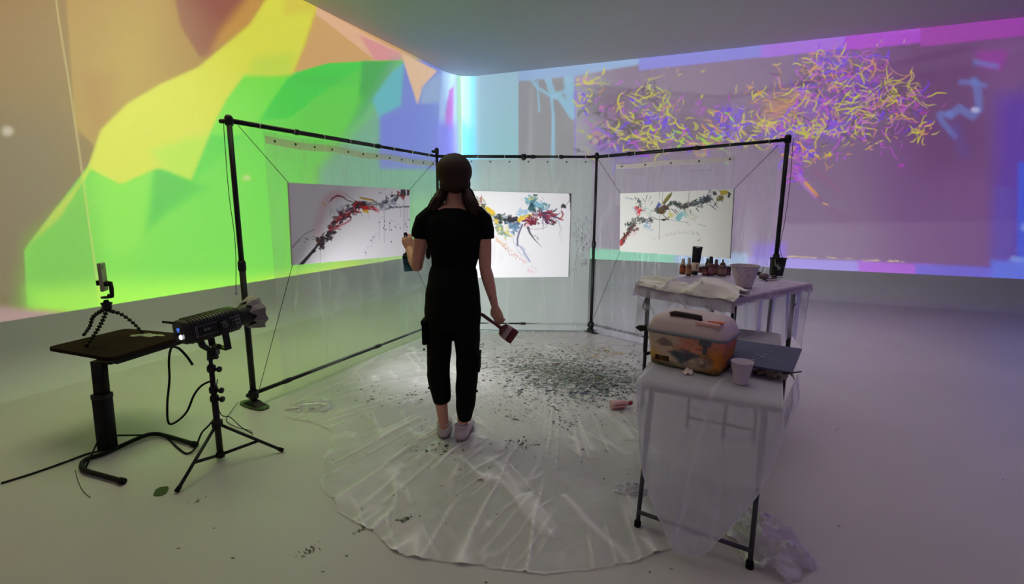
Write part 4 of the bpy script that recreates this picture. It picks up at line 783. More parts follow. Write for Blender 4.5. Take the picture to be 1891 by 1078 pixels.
for x in ((822, 343), (859, 343)):
    bm = B(); p = V3(pb(*x, -.005)); lathe(bm, p-Vector((0, 0, .006)), [(.020, 0), (.025, .004), (.025, .010), (.020, .014)], 14); obj('hair_tie', bm, M_rub, hair, True)
# t-shirt
bm = B(); ss = [(812, 864, 384), (796, 880, 392), (786, 890, 408), (786, 891, 432), (790, 889, 455), (796, 884, 474), (797, 879, 490), (796, 880, 502)]
cs = [body_sec(a, b_, y) for a, b_, y in ss]; loft(bm, [c for c, r in cs], [(r, d) for (c, r), d in zip(cs, (.058, .085, .108, .118, .113, .105, .103, .104))], 26, up=(0, 1, 0))
loft(bm, [pb(812, 391), pb(796, 396), pb(782, 408), pb(777, 424), pb(775.5, 437, .01)], [.048, .050, .051, .050, .050], 18); loft(bm, [pb(864, 391), pb(880, 396), pb(892, 408), pb(896, 424), pb(897, 441)], [.050, .054, .054, .052, .050], 18)
b = remesh(bm, .008, 3, .5)
for v in b.verts:
    w_ = math.sin(v.co.z*48+v.co.x*9)*math.sin(v.co.x*31+v.co.z*13); v.co += Vector((0, -.0035, 0))*w_*(1 if v.co.y < YB else -1)
obj('t_shirt', b, M_shirt, person, True)
# cropped cargo trousers
bm = B(); ss = [(797, 879, 492), (793, 882, 505), (786, 886, 540), (783, 889, 570), (787, 888, 600), (806, 869, 603)]
cs = [body_sec(a, b_, y) for a, b_, y in ss]; loft(bm, [c for c, r in cs], [(r, d) for (c, r), d in zip(cs, (.108, .115, .130, .132, .120, .09))], 26, up=(0, 1, 0))
def pleg(pp_, dd):
    c2 = [body_sec(a, b_, y, dy) for (a, b_, y), dy in zip(pp_, dd)]; loft(bm, [c for c, r in c2], [(r, r*.98+.006) for c, r in c2], 20, up=(0, 1, 0))
pleg([(785, 841, 590), (787, 837, 618), (789, 832, 660), (788, 830, 690), (793, 833, 715), (799, 833, 735), (801, 832, 742)], [0, 0, .01, .02, 0, 0, 0]); pleg([(835, 888, 590), (839, 887, 618), (842, 885, 660), (842, 883, 690), (841, 881, 720), (842, 877, 750), (845, 870, 772), (847, 868, 775)], [0, 0, .01, .02, 0, 0, 0, 0])
b = remesh(bm, .008, 3, .5)
for v in b.verts:
    w_ = math.sin(v.co.z*30+v.co.x*22)*math.sin(v.co.z*17-v.co.x*12); v.co += Vector((.003*w_, -.004*w_, 0))
pants = obj('cargo_trousers', b, M_pants, person, True)
def pocket(x0, x1, y0, y1, sx):
    c = (V3(pb(x0, y0))+V3(pb(x1, y1)))/2; s = (V3(pb(x1, y1))-V3(pb(x0, y0))); bm = B(); box(bm, c, (abs(s.x), .13, abs(s.z)), bev=.008); box(bm, c+Vector((0, 0, abs(s.z)*.42)), (abs(s.x)*1.2, .14, abs(s.z)*.2), bev=.005); obj('cargo_pocket', bm, M_pants, pants)
pocket(781.5, 791, 588, 632, -1); pocket(881, 887.5, 652, 682, 1)
bm = B(); cable(bm, [pb(882, 640), pb(888, 636), pb(893, 634), pb(891, 640), pb(884, 641)], .0015, 4, 5); obj('drawcord', bm, M_rub, pants)
for x, y in ((783, 645), (881, 722), (792, 716)):
    bm = B(); ell(bm, pb(x, y, -.01), (.006, .006, .008), 10, 6); obj('cord_stopper', bm, M_rub, pants, True)
# shoes
for (g, fd), s in zip(feet, (-1, 1)):
    up = Vector((0, 0, 1)); sd = fd.cross(up); bm = B()
    loft(bm, [g+up*.060-fd*.048, g+up*.055-fd*.035, g+up*.052, g+up*.050+fd*.06, g+up*.042+fd*.13, g+up*.032+fd*.19, g+up*.026+fd*.225], [(.020, .026), (.040, .044), (.046, .048), (.046, .044), (.047, .034), (.044, .024), (.024, .014)], 20, up=(0, 0, 1))
    b = remesh(bm, .005, 3, .5); sh = obj('shoe', b, M_shoe, person, True)
    bm = B(); pts = []
    for t in np.linspace(0, 2*PI, 33)[:-1]:
        a = math.cos(t); w = .044 if a > 0 else .042; pts.append(g+up*.011+fd*(.088+.142*a)+sd*math.sin(t)*(.046+.004*a))
    prism(bm, pts, .020, (0, 0, 1)); obj('sole', bm, M_sole, sh)
    bm = B(); loft(bm, [g+up*.092-fd*.03, g+up*.10+fd*.0], [(.026, .020), (.03, .022)], 14, up=(0, 0, 1)); lathe(bm, g+up*.088-fd*.004, [(.040, 0), (.045, .006), (.043, .012), (.036, .012)], 18); obj('collar', bm, M_shoe, sh, True)
    bm = B()
    for k in range(4): q = g+up*(.085-.009*k)+fd*(.055+.022*k); loft(bm, [q-sd*.026, q+up*.006, q+sd*.026], [.003]*3, 6)
    obj('laces', bm, mat('cream_lace', (206, 200, 180), .8, .1), sh)
# small dark marks of ink on the right forearm
random.seed(2); bm = B(); cdir = np.array([0, -1, 0.])
for x, y, a, b_ in ((889, 505, .016, .004), (893, 510, .010, .003), (898, 514, .014, .003), (904, 540, .004, .012), (907, 548, .005, .010), (903, 532, .006, .004)):
    t_ = min(max((y-495)/71, 0), 1); cc = er.lerp(wr, t_); rr = .036-.012*t_; p = np.array(pb(x, y)); p[1] = cc.y-math.sqrt(max(rr*rr-(p[0]-cc.x)**2, 1e-6))-.0015; bm = B(); blob(bm, p, (1, 0, .3), (0, 0, 1), a*.5, b_, cdir, .001, 8); obj('ink_mark', bm, mat('dark_ink', (58, 34, 36), .7, .2), person)
# the brush with the teal bristles in the left hand
def mk_brush(name, label, p_end, p_head, wide_dir, hlen, w, mh, mf, mb, hole=False, split=(.45, .3, .25)):
    """handle from p_end, then shoulder, ferrule, bristles up to p_head"""
    a, c = V3(p_end), V3(p_head); d = (c-a).normalized(); L = (c-a).length; wd_ = Vector(wide_dir); wd_ = (wd_-d*d.dot(wd_)).normalized(); th = d.cross(wd_).normalized()
    t = thing(name, label, 'brush', a); bm = B(); hl = hlen*L
    loft(bm, [a, a+d*.01, a+d*hl*.35, a+d*hl*.75, a+d*hl], [(.008, .005), (.012, .007), (.012, .008), (.009, .007), (.013, .008)], 14, up=th)
    loft(bm, [a+d*hl, a+d*(hl+.012), a+d*(hl+.03)], [(.013, .008), (w*.42, .010), (w*.5, .010)], 16, up=th, sq=.6); obj('handle', bm, mh, t, True)
    if hole: bm = B(); lathe(bm, a+d*.022-th*.011, [(.0001, -.001), (.005, 0), (.005, .022), (.0001, .023)], 12, th); obj('hang_hole', bm, mat('pale_ring', (226, 226, 230), .4, .4), t, True)
    f0, f1 = hl+.03, hl+.03+(L-hl-.03)*.42; bm = B(); loft(bm, [a+d*f0, a+d*f1], [(w*.51, .011)]*2, 20, up=th, sq=.5); obj('ferrule', bm, mf, t, True)
    bm = B(); loft(bm, [a+d*f1, a+d*(f1*.5+L*.5), c], [(w*.5, .011), (w*.52, .011), (w*.5, .006)], 20, up=th, sq=.5); br = obj('bristles', bm, mb, t, True)
    return t
# grip line of the left fist runs through the palm
gp = V3(pb(751, 448, .245)); mk_brush('paintbrush', 'wide paintbrush with a black handle and teal bristles upright in the raised left hand', pb(748.5, 429, .235), pb(757, 500, .30), (1, .2, -.1), .5, .072, mat('black_lacquer', (22, 20, 24), .3, .5), mat('teal_ferrule', (10, 40, 42), .5, .4, .3), mat('teal_bristles', (6, 44, 48), .8, .2, bump=.3, bscale=200), True)
mk_brush('paintbrush', 'wide dark red paintbrush with a pale ferrule band held low in the right hand', pb(888, 579, .03), pb(950.5, 624, -.01), (.55, .05, -.8), .58, .108, mat('dark_red_lacquer', (92, 38, 46), .4, .4), mat('worn_metal_ferrule', (176, 150, 156), .45, .5, .5), mat('dark_red_bristles', (112, 52, 62), .8, .2, bump=.3, bscale=200))
# ---------------------------------------------------------------- low laptop desk on the left
M_desk = mat('dark_laminate', (44, 36, 30), .9, .0, var=.1, vscale=6)
M_dblk = mat('desk_black_metal', (12, 12, 12), .6, .2)
ZD = .565
dc = [gnd(85, 641, ZD), gnd(232, 606, ZD), gnd(350, 617, ZD), gnd(203, 661, ZD)]
base = gnd(200, 834); desk = thing('laptop_desk', 'small low dark desk on a single column standing left of the studio light', 'desk', base)
def rounded(q, r, z=0, n=5):
    out = []
    for k in range(len(q)):
        p = np.array(q[k], float); a = np.array(q[k-1], float)-p; b_ = np.array(q[(k+1) % len(q)], float)-p; a /= np.linalg.norm(a); b_ /= np.linalg.norm(b_)
        for t in np.linspace(0, 1, n): out.append(p+a*r*(1-t)**2+b_*r*t**2+np.array([0, 0, z]))
    return out
bm = B(); prism(bm, rounded(dc, .05, -.010), .020, (0, 0, 1)); obj('desk_top', bm, M_desk, desk)
bm = B(); u_ = (dc[3]-dc[2]); u_ /= np.linalg.norm(u_); w_ = np.array([-u_[1], u_[0], 0]); mc = sum(dc)/4
fe = (dc[2]+dc[3])/2; box(bm, fe-np.array([0, 0, .034])+(mc-fe)*.06, (np.linalg.norm(dc[2]-dc[3])*.86, .03, .03), (u_, w_, (0, 0, 1)), .004); obj('edge_rail', bm, M_dblk, desk)
cx_ = gnd(186, 668, ZD-.03); topc = np.array([base[0]+.012, base[1]+.01, 0])
bm = B(); loft(bm, [base+[0, 0, .02], base+[.006, .005, .34]], [(.044, .036)]*2, 20, up=(0, 1, 0), sq=.6); col = obj('column', bm, M_dblk, desk, True)
bm = B(); loft(bm, [base+[.006, .005, .30], topc+[0, 0, ZD-.025]], [(.035, .028)]*2, 20, up=(0, 1, 0), sq=.6); obj('inner_column', bm, M_dblk, col, True)
bm = B(); loft(bm, [base+[.006, .005, .325], base+[.006, .005, .35]], [(.047, .039)]*2, 20, up=(0, 1, 0), sq=.6); lathe(bm, base+[.05, -.03, .335], [(0, 0), (.010, 0), (.010, .02), (0, .02)], 10, (.6, -.6, 0)); obj('collar', bm, M_blk2, col, True)
bm = B(); box(bm, topc+[.03, .02, ZD-.03], (.12, .09, .018), bev=.004); obj('top_bracket', bm, M_dblk, desk)
zf = .017; B0 = [gnd(226, 888, zf), gnd(190, 878, zf), gnd(157, 868, zf), gnd(151, 858, zf), gnd(160, 848, zf), gnd(200, 834, zf), gnd(262, 806, zf), gnd(285, 801, zf), gnd(305, 804, zf), gnd(360, 820, zf)]
bm = B(); P = smooth_path(B0, 4); loft(bm, P, [.0125]*len(P), 12); obj('base_tube', bm, M_dblk, desk, True)
for p, q in ((B0[0], B0[1]), (B0[-1], B0[-2])):
    bm = B(); d = (V3(p)-V3(q)).normalized(); loft(bm, [V3(p)-d*.02, V3(p)+d*.012], [.0165]*2, 12); obj('end_cap', bm, M_rub, desk, True)
bm = B(); tube(bm, base+[.02, 0, .10], gnd(268, 803, .03), .005, 8); tube(bm, base+[-.02, 0, .12], gnd(157, 866, .02), .005, 8); obj('brace', bm, M_dblk, desk, True)
# crumpled clear wrap on the desk
def crumple(name, c, rx, ry, h, m, seed, label, cat, n=46, parent=None, fl=0.35):
    S, T = np.meshgrid(np.linspace(-1, 1, n), np.linspace(-1, 1, n)); R = np.sqrt(S**2+T**2); hgt = np.clip(1-R**1.6, 0, 1)**.6
    nz = fbm(S*2.2+seed, T*2.2+7, seed)*1.1; rg = ridge(S*2.4+nz*2, T*2.6, seed+2, 7)
    P = np.zeros((n, n, 3)); P[..., 0] = c[0]+S*rx*(1+.15*(nz-.5)); P[..., 1] = c[1]+T*ry*(1+.2*(rg-.4)); P[..., 2] = c[2]+.002+h*hgt*(fl+.6*nz*.6+.55*rg)
    ed = R < 1+.12*np.sin(6*np.arctan2(T, S)+seed); o = grid_obj(name, P, m, parent, fold=np.clip(rg, 0, 1), keep=ed)
    if label: tag(o, label, cat)
    return o
F_wrap = film_mat('clear_wrap', .6, (220, 220, 205), .15, .06, .8, .2, (40, 40, 40))
g_ = gnd(272, 620, ZD); crumple('plastic_wrap', g_, .115, .035, .012, F_wrap, 3, 'crumpled strip of clear plastic lying on the low dark desk', 'wrap')
# small tripod with bead legs and the phone on it
hc = gnd(205, 640, ZD); pivot = atY(197.5, 566, hc[1]); M_tri = mat('tripod_black', (16, 16, 17), .55, .35)
tri = thing('mini_tripod', 'little black flexible tripod with beaded legs standing on the low desk', 'tripod', hc)
knees = [([(190, 572), (172, 585), (166, 602), (155, 618)], .02), ([(196, 576), (187, 597), (176, 615), (160, 638)], -.05), ([(205, 574), (224, 580), (246, 596), (263, 614)], .02)]
for k, (pp_, dy) in enumerate(knees):
    end = gnd(*pp_[-1], ZD+.008); P = [V3(pivot)+Vector((0, 0, -.01))]
    for j, q in enumerate(pp_[:-1]): t = (j+1)/len(pp_); P.append(V3(atY(q[0], q[1], pivot[1]*(1-t)+end[1]*t)))
    P.append(V3(end)); P = smooth_path(P, 12); L = [0]
    for a, b_ in zip(P, P[1:]): L.append(L[-1]+(b_-a).length)
    nb_ = 12; bm = B(); loft(bm, P, [.0045]*len(P), 8)
    for j in range(nb_):
        s = L[-1]*(j+.5)/nb_; i = min(max(np.searchsorted(L, s)-1, 0), len(P)-2); p = P[i].lerp(P[i+1], (s-L[i])/max(L[i+1]-L[i], 1e-6)); d = (P[i+1]-P[i]).normalized(); r = .0135-.0003*j
        lathe(bm, p-d*.006, [(.004, 0), (r, .003), (r, .009), (.005, .014)], 12, d)
    lg = obj('leg', bm, M_tri, tri, True); bm = B(); ell(bm, P[-1], (.010, .010, .009), 12, 8); obj('foot', bm, M_rub, lg, True)
bm = B(); lathe(bm, pivot-[0, 0, .018], [(0, 0), (.018, 0), (.024, .012), (.024, .030), (.028, .034), (.028, .042), (.014, .046), (.012, .058), (0, .058)], 20); obj('head', bm, M_tri, tri, True)
pl_ = V3(atY(198, 549, pivot[1])); bm = B(); lathe(bm, pl_-Vector((0, 0, .003)), [(0, 0), (.030, 0), (.030, .009), (0, .009)], 20); obj('plate', bm, M_tri, tri, True)
bm = B(); A_ = lambda x, y, d=0: V3(atY(x, y, pivot[1]+d)); loft(bm, [A_(200, 546), A_(207, 546), A_(206, 534), A_(204, 522), A_(196, 522)], [(.009, .013)]*5, 8); box(bm, A_(196, 524), (.040, .034, .026), bev=.004); box(bm, A_(183, 522), (.012, .034, .030), bev=.003); obj('phone_clamp', bm, M_tri, tri)
ph = thing('smartphone', 'phone held upright edge-on in the clamp of the small tripod', 'phone', A_(191, 535)); c = (A_(186.5, 485)+A_(193, 537))/2; ax2 = (A_(185, 485)-A_(192, 537)).normalized(); ax0 = Vector((.93, .35, 0)); ax0 = (ax0-ax2*ax0.dot(ax2)).normalized(); ax1 = ax2.cross(ax0)
Lp = (A_(185, 485)-A_(192, 537)).length; bm = B(); box(bm, c, (.017, .074, Lp), (ax0, ax1, ax2), .005, 3); obj('phone_body', bm, mat('phone_pale_edge', (150, 142, 118), .35, .5, .4), ph)
bm = B(); box(bm, c+ax0*-.0065, (.001, .068, Lp*.95), (ax0, ax1, ax2)); obj('screen', bm, mat('dark_glass', (16, 16, 18), .1, .6), ph); bm = B(); box(bm, c+ax0*.0075+ax2*Lp*.36+ax1*-.016, (.003, .028, .028), (ax0, ax1, ax2), .0012); obj('camera_bump', bm, mat('dark_glass2', (24, 24, 26), .2, .6), ph)
# ---------------------------------------------------------------- light stand and studio light
sb = gnd(408, 848); sc_ = np.array([sb[0], sb[1], 0]); st = thing('light_stand', 'black three-legged stand carrying the studio light', 'stand', sc_)
apz = .215; zt = .60
bm = B(); tube(bm, sc_+[0, 0, .02], sc_+[0, 0, .37], .0165, 16); pole = obj('pole', bm, M_blk, st, True)
bm = B(); tube(bm, sc_+[0, 0, .36], sc_+[0, 0, .53], .0135, 14); tube(bm, sc_+[0, 0, .52], sc_+[0, 0, zt], .010, 12); obj('upper_pole', bm, M_blk, pole, True)
for z in (.36, .41, .53):
    bm = B(); lathe(bm, sc_+[0, 0, z-.02], [(.016, 0), (.022, .005), (.023, .03), (.017, .04)], 14); lathe(bm, sc_+[.02, -.005, z], [(0, 0), (.007, 0), (.007, .022), (.016, .024), (.016, .034), (0, .034)], 10, (1, -.2, 0)); obj('lock_collar', bm, M_blk2, pole, True)
bm = B(); lathe(bm, sc_+[0, 0, apz-.02], [(.018, 0), (.028, .005), (.028, .035), (.018, .04)], 16); obj('leg_hub', bm, M_blk2, st, True)
bm = B(); lathe(bm, sc_+[0, 0, .012], [(.012, 0), (.022, .004), (.022, .03), (.014, .034)], 16); obj('brace_hub', bm, M_blk2, st, True)
for ft in (gnd(326, 908, .008), gnd(523, 832, .008), np.array([-1.93, 2.98, .008])):
    top = sc_+[0, 0, apz]; d = V3(ft)-V3(top); s0 = V3(top)+d.normalized()*.02; bm = B(); loft(bm, [s0, V3(ft)], [.0085]*2, 10); lg = obj('leg', bm, M_blk, st, True)
    bm = B(); e = V3(ft)-d.normalized()*.03; loft(bm, [e, V3(ft)+Vector((0, 0, .002))], [.011, .012], 10); obj('foot', bm, M_rub, lg, True)
    mid = V3(top)+d*(.62 if ft[0] > -1.5 else .60); bm = B(); loft(bm, [V3(sc_)+Vector((0, 0, .028)), mid], [(.0035, .009)]*2, 8, up=(0, 0, 1)); obj('brace', bm, M_blk, lg)
# the light: heavy body on a yoke, short flared reflector wrapped in foil
ld_ = Vector((.505, .863, .085)).normalized(); lc = V3(atY(384, 600, 2.53)); lr_ = ld_.cross(Vector((0, 0, 1))).normalized(); lu = lr_.cross(ld_).normalized()
def lp(a, r=0.0, u=0.0): return lc+ld_*a+lr_*r+lu*u
def vline(px):     # distance along the light's axis where the image column px is met
    n = np.cross(ray(px, 0), ray(px, 900)); c0 = np.array(lc); return -((c0-O_) @ n)/(np.array(ld_) @ n)
aR, aF, aE = vline(330), vline(436), vline(470)
M_lb = mat('light_body_black', (18, 18, 20), .45, .4, bump=.02)
vl = thing('studio_light', 'black studio light with a foil wrapped reflector aimed at the paintings', 'lamp', lp((aR+aF)/2, 0, -.16)); lb_axes = (ld_, lr_, lu); Lb_ = aF-aR
bm = B(); loft(bm, [lp(aR), lp(aR+.012), lp(aF-.02), lp(aF)], [(.054, .052), (.064, .062), (.068, .066), (.056, .054)], 24, up=lu, sq=.55); body = obj('housing', bm, M_lb, vl)
bm = B()
for k in range(14): loft(bm, [lp(aR+Lb_*(.12+.055*k), 0, .0), lp(aR+Lb_*(.12+.055*k)+.004, 0, .0)], [(.0690, .0670)]*2, 24, up=lu, sq=.55)
obj('cooling_ribs', bm, M_lb, body)
bm = B(); box(bm, lp(aR-.002, .012, .012), (.004, .05, .034), lb_axes, .002); obj('control_panel', bm, mat('panel_dark', (10, 12, 18), .2, .5), body)
bm = B()
for (r, u, w, h) in ((.020, .024, .004, .012), (.012, .020, .004, .012), (.002, .026, .006, .003), (.002, .018, .010, .003), (.006, .008, .012, .003)): box(bm, lp(aR-.005, r, u), (.002, w, h), lb_axes)
obj('display_digits', bm, mat('blue_display', (40, 90, 200), .4, .3, emit=(70, 130, 255), estr=1.1), body)
bm = B(); lathe(bm, lp(aR-.004, .024, -.018), [(0, .006), (.010, .005), (.012, .0), (0, 0)], 16, -ld_); obj('indicator_lamp', bm, mat('white_indicator', (250, 250, 250), .4, .3, emit=(240, 246, 255), estr=6.0), body, True)
bm = B(); lathe(bm, lp(aR-.004, -.02, -.015), [(0, 0), (.012, 0), (.012, .012), (0, .012)], 16, -ld_); obj('knob', bm, M_blk2, body, True); bm = B(); lathe(bm, lp(aR+.01, -.04, .045), [(0, 0), (.007, 0), (.006, .055), (0, .055)], 10, (Vector((-.5, -.2, .12)))); obj('knob', bm, M_blk2, body, True)
M_mk = mat('grey_print', (112, 110, 116), .5, .3); nside = lp(0, .0, 0); bm = B()
for (a, u, w, h) in ((.10, .0, .010, .060), (.30, .026, .34, .003), (.30, -.028, .34, .003), (.28, .0, .12, .013), (.78, .025, .20, .004), (.80, .008, .12, .008), (.82, -.012, .10, .005)):
    bm = B(); box(bm, lp(aR+Lb_*(a+.08), .0675, u-.002), (w*Lb_ if w > .02 else w, .001, h), lb_axes); obj('side_print', bm, M_mk, body)
bm = B(); 
for s in (1, -1):
    a_ = aR+Lb_*.62; box(bm, lp(a_, s*.078, -.060), (.036, .008, .155), (ld_, lr_, lu), .003)
box(bm, lp(aR+Lb_*.62, 0, -.137), (.036, .164, .009), (ld_, lr_, lu), .003); yk = obj('yoke', bm, M_blk, vl)
bm = B(); lathe(bm, lp(aR+Lb_*.62, .082, 0), [(0, .012), (.016, .011), (.021, .004), (.021, 0), (0, 0)], 20, lr_); obj('yoke_knob', bm, M_blk2, yk, True); bm = B(); lathe(bm, lp(aR+Lb_*.62, .0945, 0), [(.010, .001), (.013, .001), (.013, 0), (.010, 0)], 20, lr_); lathe(bm, lp(aR+Lb_*.62, .0945, 0), [(0, .001), (.004, .001), (.004, 0)], 12, lr_); obj('knob_ring', bm, M_mk, yk, True)
sp = V3(sc_+[0, 0, zt]); yc = lp(aR+Lb_*.62, 0, -.13); bm = B(); loft(bm, [sp-Vector((0, 0, .02)), sp+Vector((0, 0, .015)), yc], [.017, .017, .014], 12); box(bm, (sp+yc)/2, (.03, .05, .05), bev=.008); obj('spigot', bm, M_blk2, vl); bm = B(); lathe(bm, sp+Vector((.015, -.01, .0)), [(0, 0), (.006, 0), (.006, .02), (.014, .022), (.014, .034), (0, .034)], 10, (1, -.3, .1)); obj('tilt_knob', bm, M_blk2, vl, True)
bm = B(); loft(bm, [lp(aR+Lb_*.30, 0, -.055), lp(aR+Lb_*.33, 0, -.10), lp(aR+Lb_*.43, 0, -.135), lp(aR+Lb_*.55, 0, -.145)], [(.016, .022), (.017, .020), (.014, .016), (.010, .012)], 12, up=lr_); obj('grip_handle', bm, M_lb, vl, True)
# reflector: open cone, foil panels around it
rl = aE-aF; prof = [(.042, aF-.005), (.050, aF+.01), (.064, aF+rl*.5), (.082, aF+rl+.005), (.080, aF+rl+.005), (.062, aF+rl*.5), (.047, aF+.012), (.0, aF+.010)]
bm = B(); lathe(bm, lc, prof, 28, ld_); rf = obj('reflector', bm, M_lb, vl, True)
bm = B(); rr = random.Random(4); K = 9
for k in range(K):
    a0 = 2*PI*k/K; a1 = 2*PI*(k+1)/K+.04; am = (a0+a1)/2
    def q(a, t, dr=0.0):
        r = .053+(.088-.053)*t+.004+dr; return lc+ld_*(aF+rl*t*1.02)+lr_*math.cos(a)*r+lu*math.sin(a)*r
    lo = .45+.2*rr.random(); vs = [bm.verts.new(p) for p in (q(a0, lo+.15), q(am, lo-.12), q(a1, lo+.12), q(a1, 1.04), q(am, 1.10+.06*rr.random(), .006), q(a0, 1.05))]; vi = bm.verts.new(q(am, .8, .010)); 
    for j in range(6): bm.faces.new((vs[j], vs[(j+1) % 6], vi))
bmesh.ops.recalc_face_normals(bm, faces=bm.faces); o = obj('foil_wrap', bm, mat('dull_grey_foil', (118, 110, 114), .5, .5, .3, bump=.4, bscale=30), rf); md = o.modifiers.new('s', 'SOLIDIFY'); md.thickness = .0015
# its lamp
sl_ = bpy.data.lights.new('studio_lamp', 'SPOT'); so = bpy.data.objects.new('studio_lamp', sl_); COL.objects.link(so); so.location = lp(aF+.03); so.rotation_euler = Vector((.56, .82, -.07)).to_track_quat('-Z', 'Y').to_euler()
sl_.energy = LAMP_W; sl_.color = (1.0, .985, 1.0); sl_.spot_size = math.radians(86); sl_.spot_blend = 1.0; sl_.shadow_soft_size = .025
# ---------------------------------------------------------------- cables
def fl(x, y, z=.006): return gnd(x, y, z)
bm = B(); Yc = sc_[1]-.05; cable(bm, [lp(aR+.02, 0, -.045), atY(318, 640, Yc-.10), atY(312, 665, Yc-.12), atY(313, 700, Yc-.10), atY(309, 745, Yc-.08), atY(311, 780, Yc-.08), atY(325, 779, Yc-.07), atY(345, 760, Yc-.04), atY(358, 730, Yc-.03), atY(372, 712, Yc), atY(390, 703, Yc)], .0055, 6, 8)
o = obj('light_cable', bm, M_rub, None, True); tag(o, 'black cable looping down from the studio light and back to its stand', 'cable')
bm = B(); cable(bm, [atY(318, 640, Yc-.10), atY(330, 643, Yc-.12), atY(345, 658, Yc-.13), atY(356, 674, Yc-.13)], .006, 6, 8); tag(obj('light_cable', bm, M_rub, None, True), 'short free cable end curling below the rear of the studio light', 'cable')
bm = B(); cable(bm, [fl(2, 892), fl(60, 874), fl(120, 853), fl(160, 838), fl(188, 832, .012), fl(230, 819, .03), fl(280, 800, .036), fl(305, 806, .008), fl(330, 828), fl(345, 837), fl(360, 828, .02), fl(372, 800, .07), fl(385, 786, .10), atY(398, 770, sc_[1]-.02)], .0055, 6, 8)
tag(obj('power_cable', bm, M_rub, None, True), 'black power cable on the floor from the light stand past the desk', 'cable')
bm = B(); cable(bm, [atY(402, 700, sc_[1]-.03), atY(398, 730, sc_[1]-.04), atY(408, 765, sc_[1]-.03), fl(425, 770, .16), fl(445, 788, .11), fl(464, 800, .05)], .0025, 6, 6); tag(obj('thin_cable', bm, M_rub, None, True), 'thin dark wire wound down the light stand onto its right leg', 'cable')
bm = B(); cable(bm, [fl(440, 742, .02), fl(425, 762), fl(418, 776), fl(436, 788), fl(462, 795), fl(466, 803)], .002, 6, 6); tag(obj('thin_wire', bm, M_rub, None, True), 'thin wire on the floor between the left frame foot and the light stand', 'cable')
# green leaf-like scrap and faint marks on the floor
def flat_patch(name, pts, z, m, label, cat):
    bm = B(); prism(bm, [gnd(x, y, z) for x, y in pts], .002, (0, 0, 1)); return tag(obj(name, bm, m), label, cat)
flat_patch('green_scrap', [(283, 914), (287, 904), (296, 899), (309, 897.5), (312, 901), (308, 909), (300, 914), (290, 915.5)], .0025, mat('dull_green_vinyl', (64, 82, 44), .7, .2), 'small dull green leaf-shaped scrap lying on the floor beside the left stand leg', 'scrap')
# ---------------------------------------------------------------- front folding table
M_ttop = mat('grey_plastic_table_top', (150, 146, 152), .6, .3, bump=.02)
M_tleg = mat('dark_grey_table_leg', (58, 56, 64), .5, .4)
ZF = .67; e1 = np.array([.882, -.471, 0]); e2 = np.array([.471, .882, 0]); FL = gnd(1171, 701, ZF); FR_ = gnd(1447, 746, ZF); WF = float((FR_-FL) @ e1); LF = 1.22
def ft(a, b, z=0.0): return FL+e1*a+e2*b+np.array([0, 0, z-ZF])
tf = thing('folding_table', 'narrow grey folding table in front, draped in plastic, carrying the storage tote', 'table', ft(WF/2, LF/2, 0))
bm = B(); prism(bm, rounded([ft(0, 0, ZF), ft(WF, 0, ZF), ft(WF, LF, ZF), ft(0, LF, ZF)], .045, -.02), .04, (0, 0, 1)); bmesh.ops.bevel(bm, geom=[e for e in bm.edges if abs(e.verts[0].co.z-e.verts[1].co.z) < 1e-5], offset=.006, segments=2, affect='EDGES'); obj('table_top', bm, M_ttop, tf)
def leg_frame(parent, A, Bp, Ztop, m, r1=.016, r2=.0115, split=.36, zbar=.075, name='leg', lean=(0, 0, 0)):
    A, Bp = np.array(A), np.array(Bp); ln = np.array(lean)/Ztop
    for p in (A, Bp):
        bm = B(); tube(bm, p+[0, 0, .02], p+[0, 0, split+.02]+ln*(split+.02), r2, 12); l = obj(name, bm, m, parent, True); bm = B(); tube(bm, p+[0, 0, split]+ln*split, p+[0, 0, Ztop]+ln*Ztop, r1, 12); obj('upper_leg', bm, m, l, True)
        bm = B(); lathe(bm, p, [(0, 0), (.015, 0), (.015, .028), (.012, .032)], 12); obj('foot', bm, M_rub, l, True)
    bm = B(); tube(bm, A+[0, 0, zbar], Bp+[0, 0, zbar], r2*.95, 10); obj('leg_bar', bm, m, parent, True)
gl_, gr_ = gnd(1177, 973), gnd(1384, 1048); leg_frame(tf, gl_, gr_, ZF-.04, M_tleg, .0135, .0098, lean=e2*.15)
off = e2*.98; leg_frame(tf, ft(.09, LF-.10), ft(WF-.09, LF-.10), ZF-.04, M_tleg, .0135, .0098)
# plastic draped over it: lies on the top, falls down the front and narrows to a tail
F_drape = film_mat('milky_drape', .34, (222, 220, 230), .6, .0, .35, .10, (5, 5, 1.5), .45, 1.04)
nu, nv = 110, 150; Uu, Vv = np.meshgrid(np.linspace(0, 1, nu), np.linspace(0, 1, nv)); Ltop = LF*.62; Ldrop = .64; D = Vv*(Ltop+Ldrop); P = np.zeros((nv, nu, 3))
t = np.clip((D-Ltop)/Ldrop, 0, 1); xl = np.interp(t, [0, .25, .55, .8, 1], [.012, .045, .085, .15, .24]); xr = WF+np.interp(t, [0, .12, .3, .5, .75, .92, 1], [.0, .01, -.01, -.06, -.14, -.21, -.27])
X = xl+(xr-xl)*Uu; wv = (fbm(X*9, D*1.4, 61)-.5)*2; rg = ridge(X*11+1.5*D, D*1.1, 66, 7)
top = D < Ltop; Yl = np.where(top, Ltop-D, -.022-.105*np.clip(t*2.2, 0, 1)-.02*t+.022*t*wv*2-.012*rg*t); Zl = np.where(top, ZF+.004+.004*rg+.003*wv, ZF-(D-Ltop)); Zl = np.where((Uu > .93) & top, Zl-.0*Zl, Zl)
